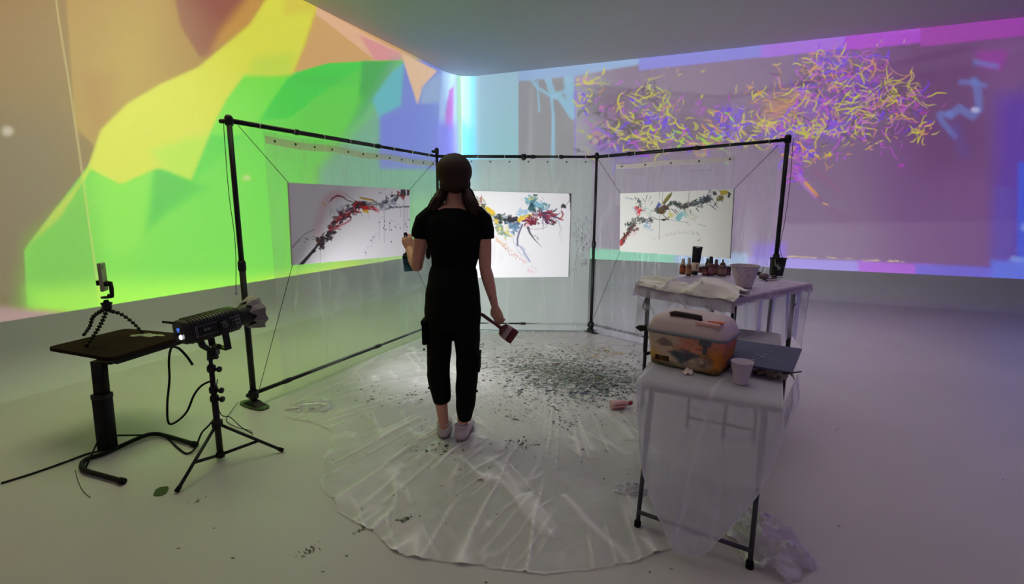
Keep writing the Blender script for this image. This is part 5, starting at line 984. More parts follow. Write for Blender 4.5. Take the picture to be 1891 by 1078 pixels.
ovr = np.clip(X-WF-.004, 0, 1); ovl = np.clip(-X-.004, 0, 1); Zl = np.where(top, Zl-(ovr+ovl)*2.2, Zl); X2 = np.where(top, np.clip(X, -.012, WF+.012+.2*ovr), X)
Pw = FL+e1*X2[..., None]+e2*Yl[..., None]; Pw[..., 2] = Zl
o = grid_obj('plastic_drape', Pw, F_drape, fold=np.clip(rg*.8+.6*(np.abs(Uu-.5) > .485), 0, 1)); tag(o, 'milky plastic sheet draped over the front table and hanging to a tail at its end', 'plastic sheet')
# wisp of film hanging at the right front corner
nu, nv = 30, 60; Uu, Vv = np.meshgrid(np.linspace(0, 1, nu), np.linspace(0, 1, nv)); pts0 = [(1474, 688), (1478, 735), (1450, 800), (1428, 852), (1404, 892)]; pts1 = [(1448, 745), (1432, 790), (1420, 830), (1408, 868), (1400, 900)]
def interp_px(pts, v): k = np.linspace(0, 1, len(pts)); return np.interp(v, k, [p[0] for p in pts]), np.interp(v, k, [p[1] for p in pts])
ax_, ay_ = interp_px(pts0, Vv); bx_, by_ = interp_px(pts1, Vv); X = ax_*(1-Uu)+bx_*Uu; Y = ay_*(1-Uu)+by_*Uu
Yd = 1.70+.25*(1-Uu)*(1-Vv)+.02*np.sin(Uu*14+Vv*5); P = np.array([[atY(X[i, j], Y[i, j], Yd[i, j]) for j in range(nu)] for i in range(nv)]); rg = ridge(Uu*5, Vv*3, 71, 6)
F_wisp = film_mat('clear_wisp', .72, (216, 206, 226), .2, .05, .7, .2, (14, 14, 8), .4)
tag(grid_obj('plastic_wisp', P, F_wisp, fold=np.clip(rg, 0, 1)), 'clear plastic flap hanging off the right corner of the front table', 'plastic sheet')
# bunched film on the floor by the right leg
g0 = gnd(1418, 1010); crumple('crumpled_film', g0, .15, .21, .10, film_mat('bunched_film', .50, (236, 230, 240), .2, .06, .8, .2, (12, 12, 12)), 5, 'bunched clear plastic heaped on the floor by the right foot of the front table', 'plastic sheet', 70)
# ---------------------------------------------------------------- storage tote
M_lid = mat('cloudy_lid', (204, 186, 184), .45, .35, alpha=.93)
zt0 = ZF+.008; a0 = gnd(1195, 668, zt0); a1 = gnd(1328, 697, zt0); e3 = (a1-a0)/np.linalg.norm(a1-a0); e4 = np.array([-e3[1], e3[0], 0]); Wt = np.linalg.norm(a1-a0); Dt = .22
H1 = .160; tote = thing('storage_tote', 'paint smeared storage tote with a cloudy lid and black handle on the front table', 'tote', a0+e3*Wt/2+e4*Dt/2)
def tp(a, b, z): return a0+e3*a+e4*b+np.array([0, 0, z])
def rrect(w, d, cx, cy, z, r, n=8, dens=22):
    c = [(-w/2+r, -d/2+r, PI), (w/2-r, -d/2+r, 1.5*PI), (w/2-r, d/2-r, 0), (-w/2+r, d/2-r, .5*PI)]; pts = []
    for k, (x, y, a) in enumerate(c):
        for j in range(n): t = a+j/(n-1)*PI/2; pts.append((x+r*math.cos(t), y+r*math.sin(t)))
        nx_, ny_, na = c[(k+1) % 4]; qx, qy = nx_+r*math.cos(na), ny_+r*math.sin(na); lx, ly = pts[-1]
        for j in range(1, dens): t = j/dens; pts.append((lx+(qx-lx)*t, ly+(qy-ly)*t))
    return [tp(cx+x, cy+y, z) for x, y in pts]
rows = []
for k in range(41):
    t = k/40; rows.append(rrect(Wt*(.96+.11*t), Dt*(.94+.12*t), Wt/2, Dt/2, .002+(H1-.002)*t, .03))
rows.insert(0, rrect(Wt*.9, Dt*.86, Wt/2, Dt/2, 0, .02)); R = np.array(rows); R = np.concatenate([R, R[:, :1]], 1)
uu = ((R-a0) @ e3)/Wt; dd = ((R-a0) @ e4)/Dt; zz = (R[..., 2]-zt0)/H1; side = np.clip(dd, 0, 1)
def sm(x, a, b): t = np.clip((x-a)/(b-a), 0, 1); return t*t*(3-2*t)
nz = fbm(uu*4+3*side, zz*4+side*2, 81); nz2 = fbm(uu*9+side*5, zz*9, 88)
C = np.zeros(R.shape); C[:] = lin((196, 176, 150))
def lay(m, col): C[:] = C*(1-m[..., None])+lin(col)*m[..., None]
lay(sm(uu+nz*.4, .45, .7)*sm(zz, .3, .6), (206, 138, 112)); lay(sm(uu+.5*side, .85, 1.05), (206, 122, 104)); lay((1-sm(uu+nz*.25, .12, .32))*(1-sm(zz+nz*.3, .45, .8)), (206, 160, 40))
lay(sm(uu+.3*nz, .85, 1.05)*(1-sm(zz, .5, .9)), (196, 120, 40)); lay(sm(nz+.9*(1-np.abs(uu-.5)*2)*(1-np.abs(zz-.42)*1.6), .95, 1.15)*(side < .2), (70, 84, 90)); lay(sm(nz2-.25*np.abs(uu-.22)*4+.3*(1-np.abs(zz-.68)*5), .5, .62)*(side < .2)*.8, (104, 96, 92))
lay((1-sm(zz+nz*.35, .18, .42))*.85, (72, 70, 24)); lay((1-sm(zz+nz2*.2, .06, .2))*.9, (44, 44, 20)); lay(sm(nz2, .60, .68)*.6, (110, 60, 70)); lay(sm(fbm(uu*14, zz*3, 91), .62, .7)*.6, (60, 70, 84))
rr_ = np.array(rows); o = grid_obj('tote_body', R, attr_mat('smeared_tote_plastic', .4, .4, .05), tote, paint=C, smooth=True); o.data.materials[0] = MATS['smeared_tote_plastic']
bm = B(); prism(bm, rrect(Wt*.9, Dt*.86, Wt/2, Dt/2, .001, .02, 5, 2), .003, (0, 0, 1)); obj('tote_base', bm, mat('olive_base', (60, 58, 28), .5, .3), tote)
# black-and-amber paper mark on the front
bm = B(); fw = tp(Wt*.12, -.004, .030); box(bm, tp(Wt*.21, .004, .034), (Wt*.20, .003, .026), (e3, e4, (0, 0, 1))); mk = obj('label_patch', bm, mat('amber_label', (120, 86, 40), .6, .2), tote)
bm = B()
def glyph(bm, ch, x, z, s, y, org=tp):
    G = {'B': ['111', '101', '110', '101', '111'], 'L': ['100', '100', '100', '100', '111'], 'I': ['010', '010', '010', '010', '010'], 'C': ['111', '100', '100', '100', '111'], 'K': ['101', '110', '100', '110', '101']}[ch]
    for r, row in enumerate(G):
        for c_, v in enumerate(row):
            if v == '1': box(bm, org(x+c_*s, y, z-r*s*1.1), (s, .002, s*1.1), (e3, e4, (0, 0, 1)))
for k, ch in enumerate('BLICK'): glyph(bm, ch, Wt*.125+k*.0132, .044, .0036, .0015)
obj('printed_letters', bm, mat('black_print', (18, 16, 14), .6, .2), mk)
# rim, clasps and domed lid
bm = B(); top_ = rrect(Wt*1.10, Dt*1.10, Wt/2, Dt/2, H1, .035, 6, 4); loft(bm, top_+[top_[0]], [(.005, .008)]*(len(top_)+1), 8, cap=False); obj('rim', bm, mat('smoky_rim', (112, 116, 126), .4, .4), tote, True)
bm = B(); nL = 16; prev = None
prof = [(1.09, 0.0, .004), (1.09, .0, .016), (1.06, .0, .028), (1.02, 0, .044), (.98, 0, .058), (.88, 0, .072), (.72, 0, .082), (.45, 0, .089), (.2, 0, .091)]
for s, _, z in prof:
    rg_ = [bm.verts.new(V3(p)) for p in rrect(Wt*s, Dt*s, Wt/2, Dt/2, H1+z, .04*s, 6, 3)]
    if prev:
        for k in range(len(rg_)): f = bm.faces.new((prev[k], prev[(k+1) % len(rg_)], rg_[(k+1) % len(rg_)], rg_[k])); f.smooth = True
    prev = rg_
bm.faces.new(prev); bmesh.ops.recalc_face_normals(bm, faces=bm.faces); lid = obj('lid', bm, M_lid, tote, True)
bm = B(); box(bm, tp(Wt*.80, Dt*.12, H1+.062), (Wt*.33, .06, .022), (e3, e4, (0, 0, 1)), .009, 3); obj('lid_latch', bm, mat('pinkish_plastic', (206, 160, 160), .45, .3), lid)
bm = B(); box(bm, tp(Wt*.93, Dt*.12, H1+.076), (Wt*.12, .03, .003), (e3, e4, (0, 0, 1)), .001); box(bm, tp(Wt*.84, Dt*.10, H1+.076), (Wt*.12, .012, .003), (e3, e4, (0, 0, 1)), .001); obj('orange_paint_smear', bm, mat('orange_paint', (214, 96, 70), .5, .3), lid)
bm = B(); hz = H1+.086; loft(bm, [tp(Wt*.28, Dt*.10, hz-.022), tp(Wt*.29, Dt*.10, hz), tp(Wt*.33, Dt*.10, hz+.004), tp(Wt*.58, Dt*.10, hz+.002), tp(Wt*.68, Dt*.10, hz), tp(Wt*.69, Dt*.10, hz-.022)], [(.014, .011), (.014, .012), (.011, .011), (.011, .011), (.012, .012), (.013, .011)], 12, up=(0, 0, 1), sq=.6); obj('carry_handle', bm, mat('black_red_handle', (32, 14, 20), .45, .4), lid)
for a, rot in ((-.045, 1), ):
    bm = B(); prism(bm, [tp(-.062, -.008, H1+.002), tp(-.045, -.014, H1+.014), tp(-.012, -.014, H1+.020), tp(-.004, -.012, H1-.002), tp(-.03, -.014, H1-.012)], .02, e4); obj('side_clasp', bm, M_blk2, tote)
bm = B(); box(bm, tp(Wt*.80, -.012, H1-.014), (.05, .008, .028), (e3, e4, (0, 0, 1)), .003); box(bm, tp(Wt*.80, -.011, H1-.045), (.016, .006, .05), (e3, e4, (0, 0, 1)), .002); obj('front_clasp', bm, mat('smoky_blue_plastic', (74, 84, 96), .4, .4), tote)
# ---------------------------------------------------------------- things beside the tote
def frosted(name, col=(206, 192, 206), al=.85): return mat(name, col, .45, .3, alpha=al)
def cup(name, label, cat, c, r0, r1, h, m, seg=32, th=.0015, lip=True, rot=None, group=None):
    c = V3(c); bm = B(); lathe(bm, c, [(0, .001), (r0, .001), (r0, .003), (r1, h), (r1+.002, h+.001), (r1+.001, h+.004), (r1-th, h+.003), (r0-th, .005), (0, .005)], seg); return tag(obj(name, bm, m, None, True), label, cat, group)
c = gnd(1367.5, 707, ZF+.006); Hc = vh = None
def top_h(c, x, y): d = ray(x, y); return float(CH+d[2]*np.hypot(c[0], c[1])/np.hypot(d[0], d[1])-c[2])
def mpp(c): return float((np.array(c)-O_) @ cf)/FPX
m_ = mpp(c); cup('plastic_cup', 'frosted plastic cup standing in front of the blue grey board', 'cup', c, 12.0*m_, 19.0*m_, top_h(c, 1368, 668), frosted('frosted_cup'))
c = gnd(1270, 690, ZF+.006); crumple('paper_wad', c, .026, .017, .022, mat('white_paper', (226, 208, 196), .9, .1, bump=.3, bscale=60), 9, 'small crumpled white paper wad at the foot of the storage tote', 'paper', 30, fl=.5)
# flat blue grey board resting raised over odds and ends
zb_ = ZF+.055; bq = [gnd(1350, 627, zb_+.03), gnd(1481, 645, zb_+.03), gnd(1463, 689, zb_), gnd(1341, 668, zb_)]; cbm = sum(bq)/4
brd = thing('canvas_board', 'flat blue grey board lying tilted behind the frosted cup', 'board', cbm-[0, 0, .03]); bm = B(); nb_ = np.cross(bq[1]-bq[0], bq[3]-bq[0]); nb_ /= np.linalg.norm(nb_); nb_ = nb_ if nb_[2] > 0 else -nb_; prism(bm, bq, .008, nb_); obj('board_panel', bm, mat('blue_grey_board', (66, 70, 96), .55, .3, var=.15, vscale=5), brd)
bm = B(); random.seed(9)
for (x, y, a, b_) in ((1398, 656, .02, .004), (1408, 658, .018, .005), (1416, 656, .016, .004), (1424, 652, .012, .003), (1391, 662, .016, .006)):
    p = gnd(x, y, zb_+.018); d_ = cbm; k = ((bq[0]-p) @ nb_); q = p+nb_*(k+.0055); bm = B(); blob(bm, q, e1, e2, a*.7, b_*1.1, nb_, .003, 8); obj('paint_scrape', bm, mat('pale_scrape', (160, 152, 156), .6, .2), brd)
bm = B(); tube(bm, gnd(1446, 690, ZF+.05), gnd(1480, 686, ZF+.06), .003, 8); tag(obj('thin_stick', bm, M_rub), 'thin dark stick poking out past the right end of the blue grey board', 'stick')
for k, (x, y, rx, ry, h_, lab) in enumerate(((1418, 692, .05, .04, .05, 'crumpled grey rag under the middle of the blue grey board'), (1446, 697, .045, .04, .055, 'crumpled pale rag at the right corner of the front table'))):
    crumple('paint_rag', gnd(x, y, ZF+.004), rx, ry, h_, mat('dirty_rag%s' % 'ab'[k], ((132, 120, 116), (168, 156, 146))[k], .9, .1, bump=.4, bscale=40, var=.25, vscale=30), 12+k, lab, 'rag', 44, fl=.5)
for k, (x, y, s) in enumerate(((1391, 688, 0), (1402, 689, 0), (1411, 687, 0))):
    p = gnd(x, y, ZF+.012); bm = B(); loft(bm, [p, p+e1*.05+e2*.03+np.array([0, 0, .004])], [.009, .006], 10); tag(obj('paint_tube', bm, mat('dark_red_tube%s' % 'abc'[k], ((70, 30, 34), (96, 50, 40), (60, 26, 50))[k], .5, .3), None, True), ('dark red paint tube nearest the frosted cup', 'brown red paint tube in the middle beneath the board edge', 'plum paint tube farthest right beneath the board edge')[k], 'tube')
# ---------------------------------------------------------------- back folding table
ZB = .90; bA, bC, bD = gnd(1190, 521, ZB), gnd(1356, 551, ZB), gnd(1468, 520, ZB); f1 = bC-bA; Wb = np.linalg.norm(f1); f1 /= Wb; f2 = (bD-bC)/np.linalg.norm(bD-bC); Db = np.linalg.norm(bD-bC); fp = np.array([f2[1], -f2[0], 0]); f1 = f1+fp; f1 /= np.linalg.norm(f1); f2 = np.array([-f1[1], f1[0], 0]); bA = bC-f1*Wb
def bt(a, b, z=0.0): return bA+f1*a+f2*b+np.array([0, 0, z-ZB])
M_tleg2 = mat('black_table_leg', (22, 20, 26), .45, .4)
tb = thing('folding_table', 'taller folding table at the back, covered in plastic and crowded with paint bottles', 'table', bt(Wb/2, Db/2, 0)); print('back table', Wb, Db, 'front', WF)
bm = B(); prism(bm, rounded([bt(0, 0, ZB), bt(Wb, 0, ZB), bt(Wb, Db, ZB), bt(0, Db, ZB)], .05, -.02), .035, (0, 0, 1)); obj('table_top', bm, M_ttop, tb)
def onvert(x, y, g): d = ray(x, y); t = np.hypot(g[0], g[1])/np.hypot(d[0], d[1]); return O_+d*t
lR = bt(Wb-.06, Db-.10, 0); lL = bt(.035, .06, 0)
leg_frame(tb, bt(.04, .07, 0), bt(.04, Db-.1, 0), ZB-.04, M_tleg2, .015, .012, .42, .40); leg_frame(tb, bt(Wb-.05, .10, 0), lR, ZB-.04, M_tleg2, .015, .012, .42, .40)
for p, s in ((bt(.04, .07, ZB-.10), -1), (bt(Wb-.05, Db-.1, ZB-.05), 1)):
    bm = B(); q = np.array(p); tube(bm, q+[0, 0, .02], q+[s*.035, -.01, -.06], .008, 8); tube(bm, q+[s*.035, -.01, -.06], q+[s*.002, 0, -.10], .006, 8); obj('leg_brace', bm, M_tleg2, tb)
# its cover
F_cov = film_mat('table_cover_film', .30, (206, 190, 214), .4, .0, .5, .15, (6, 6, 4), .35, 1.08)
nu, nv = 120, 90; Uu, Vv = np.meshgrid(np.linspace(-.07, 1.07, nu), np.linspace(-.09, 1.07, nv)); X = Uu*Wb; Y = Vv*Db; ox = np.maximum(np.maximum(-X, X-Wb), 0); oy = np.maximum(np.maximum(-Y, Y-Db), 0); dr = ox+oy; wv = (fbm(X*12, Y*12, 95)-.5)
Xc = np.clip(X, -.008, Wb+.008)+np.sign(X-Wb/2)*np.clip(dr, 0, .3)*.10+np.sin(Y*34)*np.clip(ox, 0, .1)*.06; Yc = np.clip(Y, -.008, Db+.008)+np.sign(Y-Db/2)*np.clip(dr, 0, .3)*.10+np.sin(X*30)*np.clip(oy, 0, .1)*.06
rg = ridge(X*9, Y*9, 97, 8); P = bA+f1*Xc[..., None]+f2*Yc[..., None]; P[..., 2] = ZB+.003+.002*rg-dr*1.0*(1+.15*wv)+.000
tag(grid_obj('plastic_cover', P, F_cov, fold=rg), 'clear plastic cover smoothed over the top of the back table with a short skirt', 'plastic sheet')
nu, nv = 60, 40; Uu, Vv = np.meshgrid(np.linspace(.05, .97, nu), np.linspace(0, 1, nv)); X = Uu*Wb; drop = .24+.08*np.sin(Uu*9)+.05*np.sin(Uu*23); rg = ridge(Uu*9, Vv*1.2, 99, 8)
P = bA+f1*X[..., None]+f2*(-.03-.004*np.sin(X*42)-.02*Vv*np.sin(X*11))[..., None]; P[..., 2] = ZB-.02-drop*Vv; tag(grid_obj('plastic_skirt', P, film_mat('skirt_film', .80, (206, 200, 214), .3, .0, .5, .15, (12, 12, 1), .45, 1.06), fold=rg), 'gathered clear film hanging below the front edge of the back table', 'plastic sheet')
nu, nv = 50, 60; Uu, Vv = np.meshgrid(np.linspace(-.02, .92, nu), np.linspace(0, 1, nv)); Y = Uu*Db; rg = ridge(Uu*8, Vv*1.4, 102, 8); P = bA+f1*(Wb+.03+.004*np.sin(Y*38)+.015*Vv*np.sin(Y*13))[..., None]+f2*Y[..., None]; P[..., 2] = ZB-.02-(.40+.1*np.sin(Uu*7))*Vv
tag(grid_obj('plastic_skirt', P, MATS['skirt_film'], fold=rg), 'long clear film hanging from the right side of the back table', 'plastic sheet')
# crumpled drop cloth along the near edge
n1_, n2_ = 130, 60; S, T = np.meshgrid(np.linspace(0, 1, n1_), np.linspace(0, 1, n2_)); nzv = fbm(S*7, T*2.4, 111); rg = ridge(S*4+nzv*2.5, T*2.4+nzv, 114, 4); hh = np.sin(PI*T)**.55*(.010+.026*nzv+.056*rg)*(.35+.65*np.sin(PI*np.clip(S, .02, .98))**.4)*np.interp(S, [0, .3, .55, .7, 1], [.75, .9, .9, 1.25, 1.1])
P = bA+f1*(S*(Wb*1.03)-.0+.012*np.sin(T*9))[..., None]+f2*(-.025+T*.15+.012*np.sin(S*17)+.010*(nzv-.5))[..., None]; P[..., 2] = ZB+.008+hh; P[..., 2] -= np.clip(.22-T, 0, 1)*.12*(.4+nzv)
cl = np.zeros(P.shape); cl[:] = lin((224, 218, 220)); mk_ = sm(fbm(S*9, T*5, 118), .60, .7)*.45; cl = cl*(1-mk_[..., None])+lin((120, 110, 112))*mk_[..., None]
tag(grid_obj('drop_cloth', P, attr_mat('stained_cloth', .9, .1, .2), paint=cl), 'crumpled off-white drop cloth bundled along the near edge of the back table', 'cloth')
# bottles and jars
def bottle(name, label, x, y, hpx, wpx, kind, col, capcol, group=None, z=.008):
    c = gnd(x, y, ZB+z); m_ = mpp(c); h = hpx*m_*1.0; r = wpx*m_/2; t = thing(name, label, {'squeeze_bottle': 'bottle', 'paint_bottle': 'bottle', 'paint_jar': 'jar'}[name], c, group); bm = B(); cc = V3(c)
    if kind == 'dropper': pr = [(0, 0), (r, 0), (r, h*.50), (r*.8, h*.60), (r*.45, h*.64), (r*.45, h*.68), (0, h*.68)]; cp = [(r*.62, h*.64), (r*.62, h*.80), (r*.50, h*.82), (r*.55, h*.88), (r*.5, h*.96), (r*.25, h), (0, h)]
    elif kind == 'squeeze': pr = [(0, 0), (r, 0), (r*1.0, h*.50), (r*.85, h*.62), (r*.5, h*.68), (0, h*.68)]; cp = [(r*.6, h*.66), (r*.6, h*.74), (r*.3, h*.78), (r*.12, h), (0, h)]
    elif kind == 'jar': pr = [(0, 0), (r, 0), (r, h*.70), (r*.85, h*.74), (0, h*.74)]; cp = [(r*.98, h*.72), (r*.98, h), (0, h)]
    else: pr = [(0, 0), (r, 0), (r, h*.62), (r*.8, h*.72), (r*.5, h*.76), (0, h*.76)]; cp = [(r*.58, h*.74), (r*.58, h), (0, h)]
    lathe(bm, cc, pr, 18); obj('body', bm, mat('bottle_%d_%d_%d' % col, col, .25, .5), t, True); bm = B(); lathe(bm, cc, cp, 16); obj('cap', bm, mat('cap_%d_%d_%d' % capcol, capcol, .4, .4), t, True)
    bm = B(); lathe(bm, cc, [(r*1.015, h*.12), (r*1.015, h*.42)], 18); obj('label_band', bm, mat('band_%d_%d_%d' % tuple(min(255, int(q*1.25+20)) for q in col), tuple(min(255, int(q*1.25+20)) for q in col), .6, .2), t, True)
    return t
BT = 'paint bottles'
bottle('paint_bottle', 'amber bottle with a clear round stopper, leftmost on the back table', 1260, 506, 29, 11, 'dropper', (104, 48, 24), (176, 170, 164))
bottle('paint_bottle', 'amber and clear slim bottle just left of the big black topped tube', 1271, 509, 34, 9.5, 'dropper', (112, 76, 50), (168, 156, 148))
bottle('paint_jar', 'small dark red jar right behind the big tube', 1292.5, 503, 11, 9, 'jar', (84, 26, 36), (30, 30, 36)); bottle('paint_jar', 'squat brown jar with dark lid in front of the tall bottles', 1301, 508, 17, 9, 'jar', (104, 62, 56), (50, 40, 40))
bottle('paint_bottle', 'tall purple brown bottle with a black ball stopper', 1311, 508, 35, 12.5, 'dropper', (96, 62, 66), (30, 34, 36)); bottle('paint_bottle', 'tall brown bottle between the ball stoppered one and the pointed one', 1321, 507, 28, 9, 'plain', (110, 72, 70), (80, 62, 58))
bottle('squeeze_bottle', 'brown squeeze bottle with a dark pointed tip', 1333, 509, 31, 15, 'squeeze', (98, 74, 70), (46, 44, 44)); bottle('paint_jar', 'dark plum jar at the right of the pointed squeeze bottle', 1344, 507, 15, 10, 'jar', (84, 48, 72), (46, 26, 36))
bottle('paint_jar', 'small black lidded jar tucked behind the squat brown jar', 1305, 501, 13, 8, 'jar', (70, 50, 46), (34, 36, 34)); bottle('paint_bottle', 'short dark bottle leaning behind the tall ball stoppered bottle', 1305, 503, 26, 8, 'plain', (72, 56, 52), (52, 60, 48))
# big paint tube on its cap
c = gnd(1282, 507, ZB+.008); m_ = mpp(c); t = thing('paint_tube', 'big paint tube standing on its cap, black above and cream below', 'tube', c); H_ = top_h(c, 1285, 455); rt = 8.6*m_; lean = np.array([.012, 0, 0])
def tc_(h): return c+lean*h+np.array([0, 0, H_*h])
bm = B(); lathe(bm, c, [(0, 0), (rt*.66, 0), (rt*.72, H_*.10), (rt*.55, H_*.13), (0, H_*.13)], 20); obj('cap', bm, mat('tube_cap_black', (16, 14, 16), .4, .4), t, True)
bm = B(); loft(bm, [tc_(.12), tc_(.16), tc_(.18), tc_(.44)], [(rt*.5, rt*.5), (rt*.78, rt*.78), (rt*.82, rt*.80), (rt*.90, rt*.70)], 22, up=(0, 1, 0)); obj('lower_sleeve', bm, mat('cream_tube', (202, 184, 158), .5, .3), t, True)
bm = B(); loft(bm, [tc_(.44), tc_(.75), tc_(.94), tc_(1.0)], [(rt*.90, rt*.70), (rt*.98, rt*.36), (rt*1.06, .004), (rt*1.08, .002)], 22, up=(0, 1, 0)); obj('upper_sleeve', bm, mat('tube_black', (24, 24, 26), .45, .4), t, True)
bm = B(); box(bm, tc_(.965)-np.array([0, .003, 0]), (rt*.85, .003, H_*.035)); obj('hang_slot', bm, mat('pale_slot', (220, 220, 222), .5, .3), t); bm = B(); box(bm, tc_(.30)-np.array([0, rt*.8, 0]), (rt*.30, .002, H_*.16)); obj('printed_mark', bm, mat('grey_mark', (130, 124, 116), .6, .2), t)
# white tub, black cup, flat jars and brushes
def tub(name, label, cat, xb, yb, wb, xt, yt, wt, m, z=.006, wallt=.003):
    c = gnd(xb, yb, ZB+z); m_ = mpp(c); h = top_h(c, xt, yt); sh = (xt-xb)*m_; t = thing(name, label, cat, c); bm = B(); cc = V3(c); pr = []
    n = 10; outer = [(wb*m_/2+(wt-wb)*m_/2*k/n, h*k/n) for k in range(n+1)]; lathe(bm, cc, [(0, 0)]+outer+[(outer[-1][0]+.003, h-.002), (outer[-1][0]+.003, h+.004), (outer[-1][0]-wallt, h+.003)]+[(r-wallt, max(z_, .004)) for r, z_ in outer[::-1]]+[(0, .004)], 36)
    for v in bm.verts: v.co.x += sh*(v.co.z-cc.z)/h
    return t, bm, c, h, m_
t, bm, c, h_, m_ = tub('paint_tub', 'big white paint spotted tub near the right end of the drop cloth', 'tub', 1374, 530, 26, 1372, 490, 49, None); obj('tub_shell', bm, mat('cloudy_white_tub', (206, 192, 202), .45, .3, alpha=.93, var=.1, vscale=30), t, True)
rs = np.random.default_rng(6); bm = B(); random.seed(3)
for k in range(20):
    a = rs.uniform(-2.6, -.5); zz_ = rs.uniform(.25, .9); r = (13+11.5*zz_)*m_+.001; dv = np.array([math.cos(a), math.sin(a), 0]); blob(bm, c+dv*r+np.array([-2*m_*zz_, 0, h_*zz_]), np.cross(dv, (0, 0, 1)), (0, 0, 1), rs.uniform(.001, .003), rs.uniform(.002, .006), dv, .0012, 7)
obj('paint_spots', bm, mat('plum_spots', (84, 66, 92), .5, .3), t)
t, bm, c, h_, m_ = tub('paint_cup', 'black paint cup with a pale green smear at the far right of the back table', 'cup', 1433, 508, 22, 1434.5, 477, 27, None); obj('cup_shell', bm, mat('black_cup', (26, 26, 30), .5, .35), t, True)
bm = B(); dv = np.array([-.35, -.94, 0]); P_ = [bm.verts.new(V3(c+np.array([dx*m_, -math.sqrt(max((12.6-(8-z_*8)*.2)**2-dx*dx, 1))*m_-.002, h_*z_]))) for dx, z_ in ((-10, .98), (-2, .98), (1, .8), (-1, .62), (1, .45), (-3, .35), (-6, .55), (-9, .6))]; bm.faces.new(P_); obj('paint_smear', bm, mat('pale_green_paint', (134, 150, 124), .6, .3), t)
for k, (x, y, hp_, wp_, cl_, lab) in enumerate(((1404, 515, 14, 11, (112, 98, 106), 'small grey plastic pot lying between the white tub and the black cup'), (1396, 508, 9, 7, (30, 24, 34), 'tiny black pot touching the white tub'))):
    c = gnd(x, y, ZB+.008); m_ = mpp(c); bm = B(); lathe(bm, V3(c)+Vector((0, 0, wp_*m_/2)), [(0, 0), (wp_*m_/2, 0), (wp_*m_/2, hp_*m_*.8), (wp_*m_*.3, hp_*m_), (0, hp_*m_)], 16, (.5, -.8, .1)); tag(obj('paint_pot', bm, mat('pot%s' % 'ab'[k], cl_, .5, .3), None, True), lab, 'pot')
for k, (x0, y0, x1, y1, cl_, lab) in enumerate(((1410, 512, 1442, 506, (120, 84, 60), 'wooden handled brush lying farthest back beside the black cup'), (1408, 516, 1446, 511, (96, 70, 56), 'brown handled brush lying in the middle beside the black cup'), (1412, 518.5, 1440, 516, (150, 130, 120), 'pale handled brush lying nearest the table edge by the black cup'))):
    a, b_ = gnd(x0, y0, ZB+.012), gnd(x1, y1, ZB+.010); t = thing('artist_brush', lab, 'brush', (a+b_)/2); bm = B(); loft(bm, [a+(b_-a)*.3, a+(b_-a)*.55, b_], [.0035, .0045, .0022], 8); obj('handle', bm, mat('brush_wood%s' % 'abc'[k], cl_, .5, .3), t, True)
    bm = B(); loft(bm, [a+(b_-a)*.16, a+(b_-a)*.31], [.0045, .0038], 8); obj('ferrule', bm, mat('worn_metal', (150, 146, 150), .4, .5, .8), t, True); bm = B(); loft(bm, [a, a+(b_-a)*.08, a+(b_-a)*.17], [.001, .005, .0045], 8); obj('bristles', bm, mat('dark_bristles', (40, 32, 36), .9, .1), t, True)
bm = B(); p = gnd(1406, 504, ZB+.012); loft(bm, [p, p+[.02, .01, .045], p+[.022, .01, .050]], [.0025, .0022, .004], 8); tag(obj('palette_knife', bm, mat('worn_metal', (150, 146, 150))), 'short pale palette knife sticking up beside the white tub', 'knife')
# red and clear bottle lying on the floor beside the front table
c = gnd(1128, 748, .036); dB = (gnd(1172, 743, .036)-c); Lb2 = np.linalg.norm(dB); dB /= Lb2; t = thing('spray_bottle', 'clear bottle of red paint with a red cap lying on the splattered floor sheet', 'bottle', c-[0, 0, .036])
bm = B(); L2 = .15; lathe(bm, c, [(0, 0), (.028, .002), (.031, .01), (.031, L2*.62), (.022, L2*.78), (.012, L2*.86), (.012, L2*.92), (0, L2*.92)], 22, dB); obj('bottle_body', bm, mat('cloudy_red_bottle', (206, 160, 160), .3, .5, alpha=.8), t, True); bm = B(); lathe(bm, c+dB*L2*.9, [(0, 0), (.015, 0), (.015, .022), (.008, .034), (0, .034)], 16, dB); obj('cap', bm, mat('red_cap', (150, 24, 44), .4, .4), t, True)
bm = B(); nn = np.array([-dB[1], dB[0], 0]); box(bm, c+dB*.055-nn*.0315*np.sign(nn[1])+[0, 0, .008], (.075, .002, .006), (dB, nn, (0, 0, 1))); box(bm, c+dB*.055-nn*.027*np.sign(nn[1])+[0, 0, -.016], (.08, .002, .005), (dB, nn, (0, 0, 1))); obj('red_streaks', bm, mat('red_paint', (170, 50, 70), .5, .3), t)
# ---------------------------------------------------------------- plastic drop sheet on the floor, wrinkled at its near edge
OUT = [(700, 655), (640, 700), (560, 735), (528, 752), (520, 772), (575, 782), (612, 800), (600, 840), (592, 880), (598, 915), (622, 945), (660, 965), (705, 1000), (735, 1025), (790, 1040), (850, 1047), (920, 1052), (1010, 1060), (1090, 1055), (1170, 1040), (1240, 1015), (1262, 985), (1330, 975), (1400, 960), (1410, 930), (1380, 900), (1420, 820), (1430, 740), (1400, 690), (1330, 660), (1230, 640), (1150, 625), (1088, 606), (960, 606), (880, 612), (783, 622)]
og = np.array([gnd(x, y)[:2] for x, y in OUT])
def inside(X, Y, P):
    r = np.zeros(X.shape, bool)
    for k in range(len(P)):
        (x1, y1), (x2, y2) = P[k], P[(k+1) % len(P)]
        if y1 != y2: r ^= ((y1 > Y) != (y2 > Y)) & (X < (x2-x1)*(Y-y1)/(y2-y1)+x1)
    return r
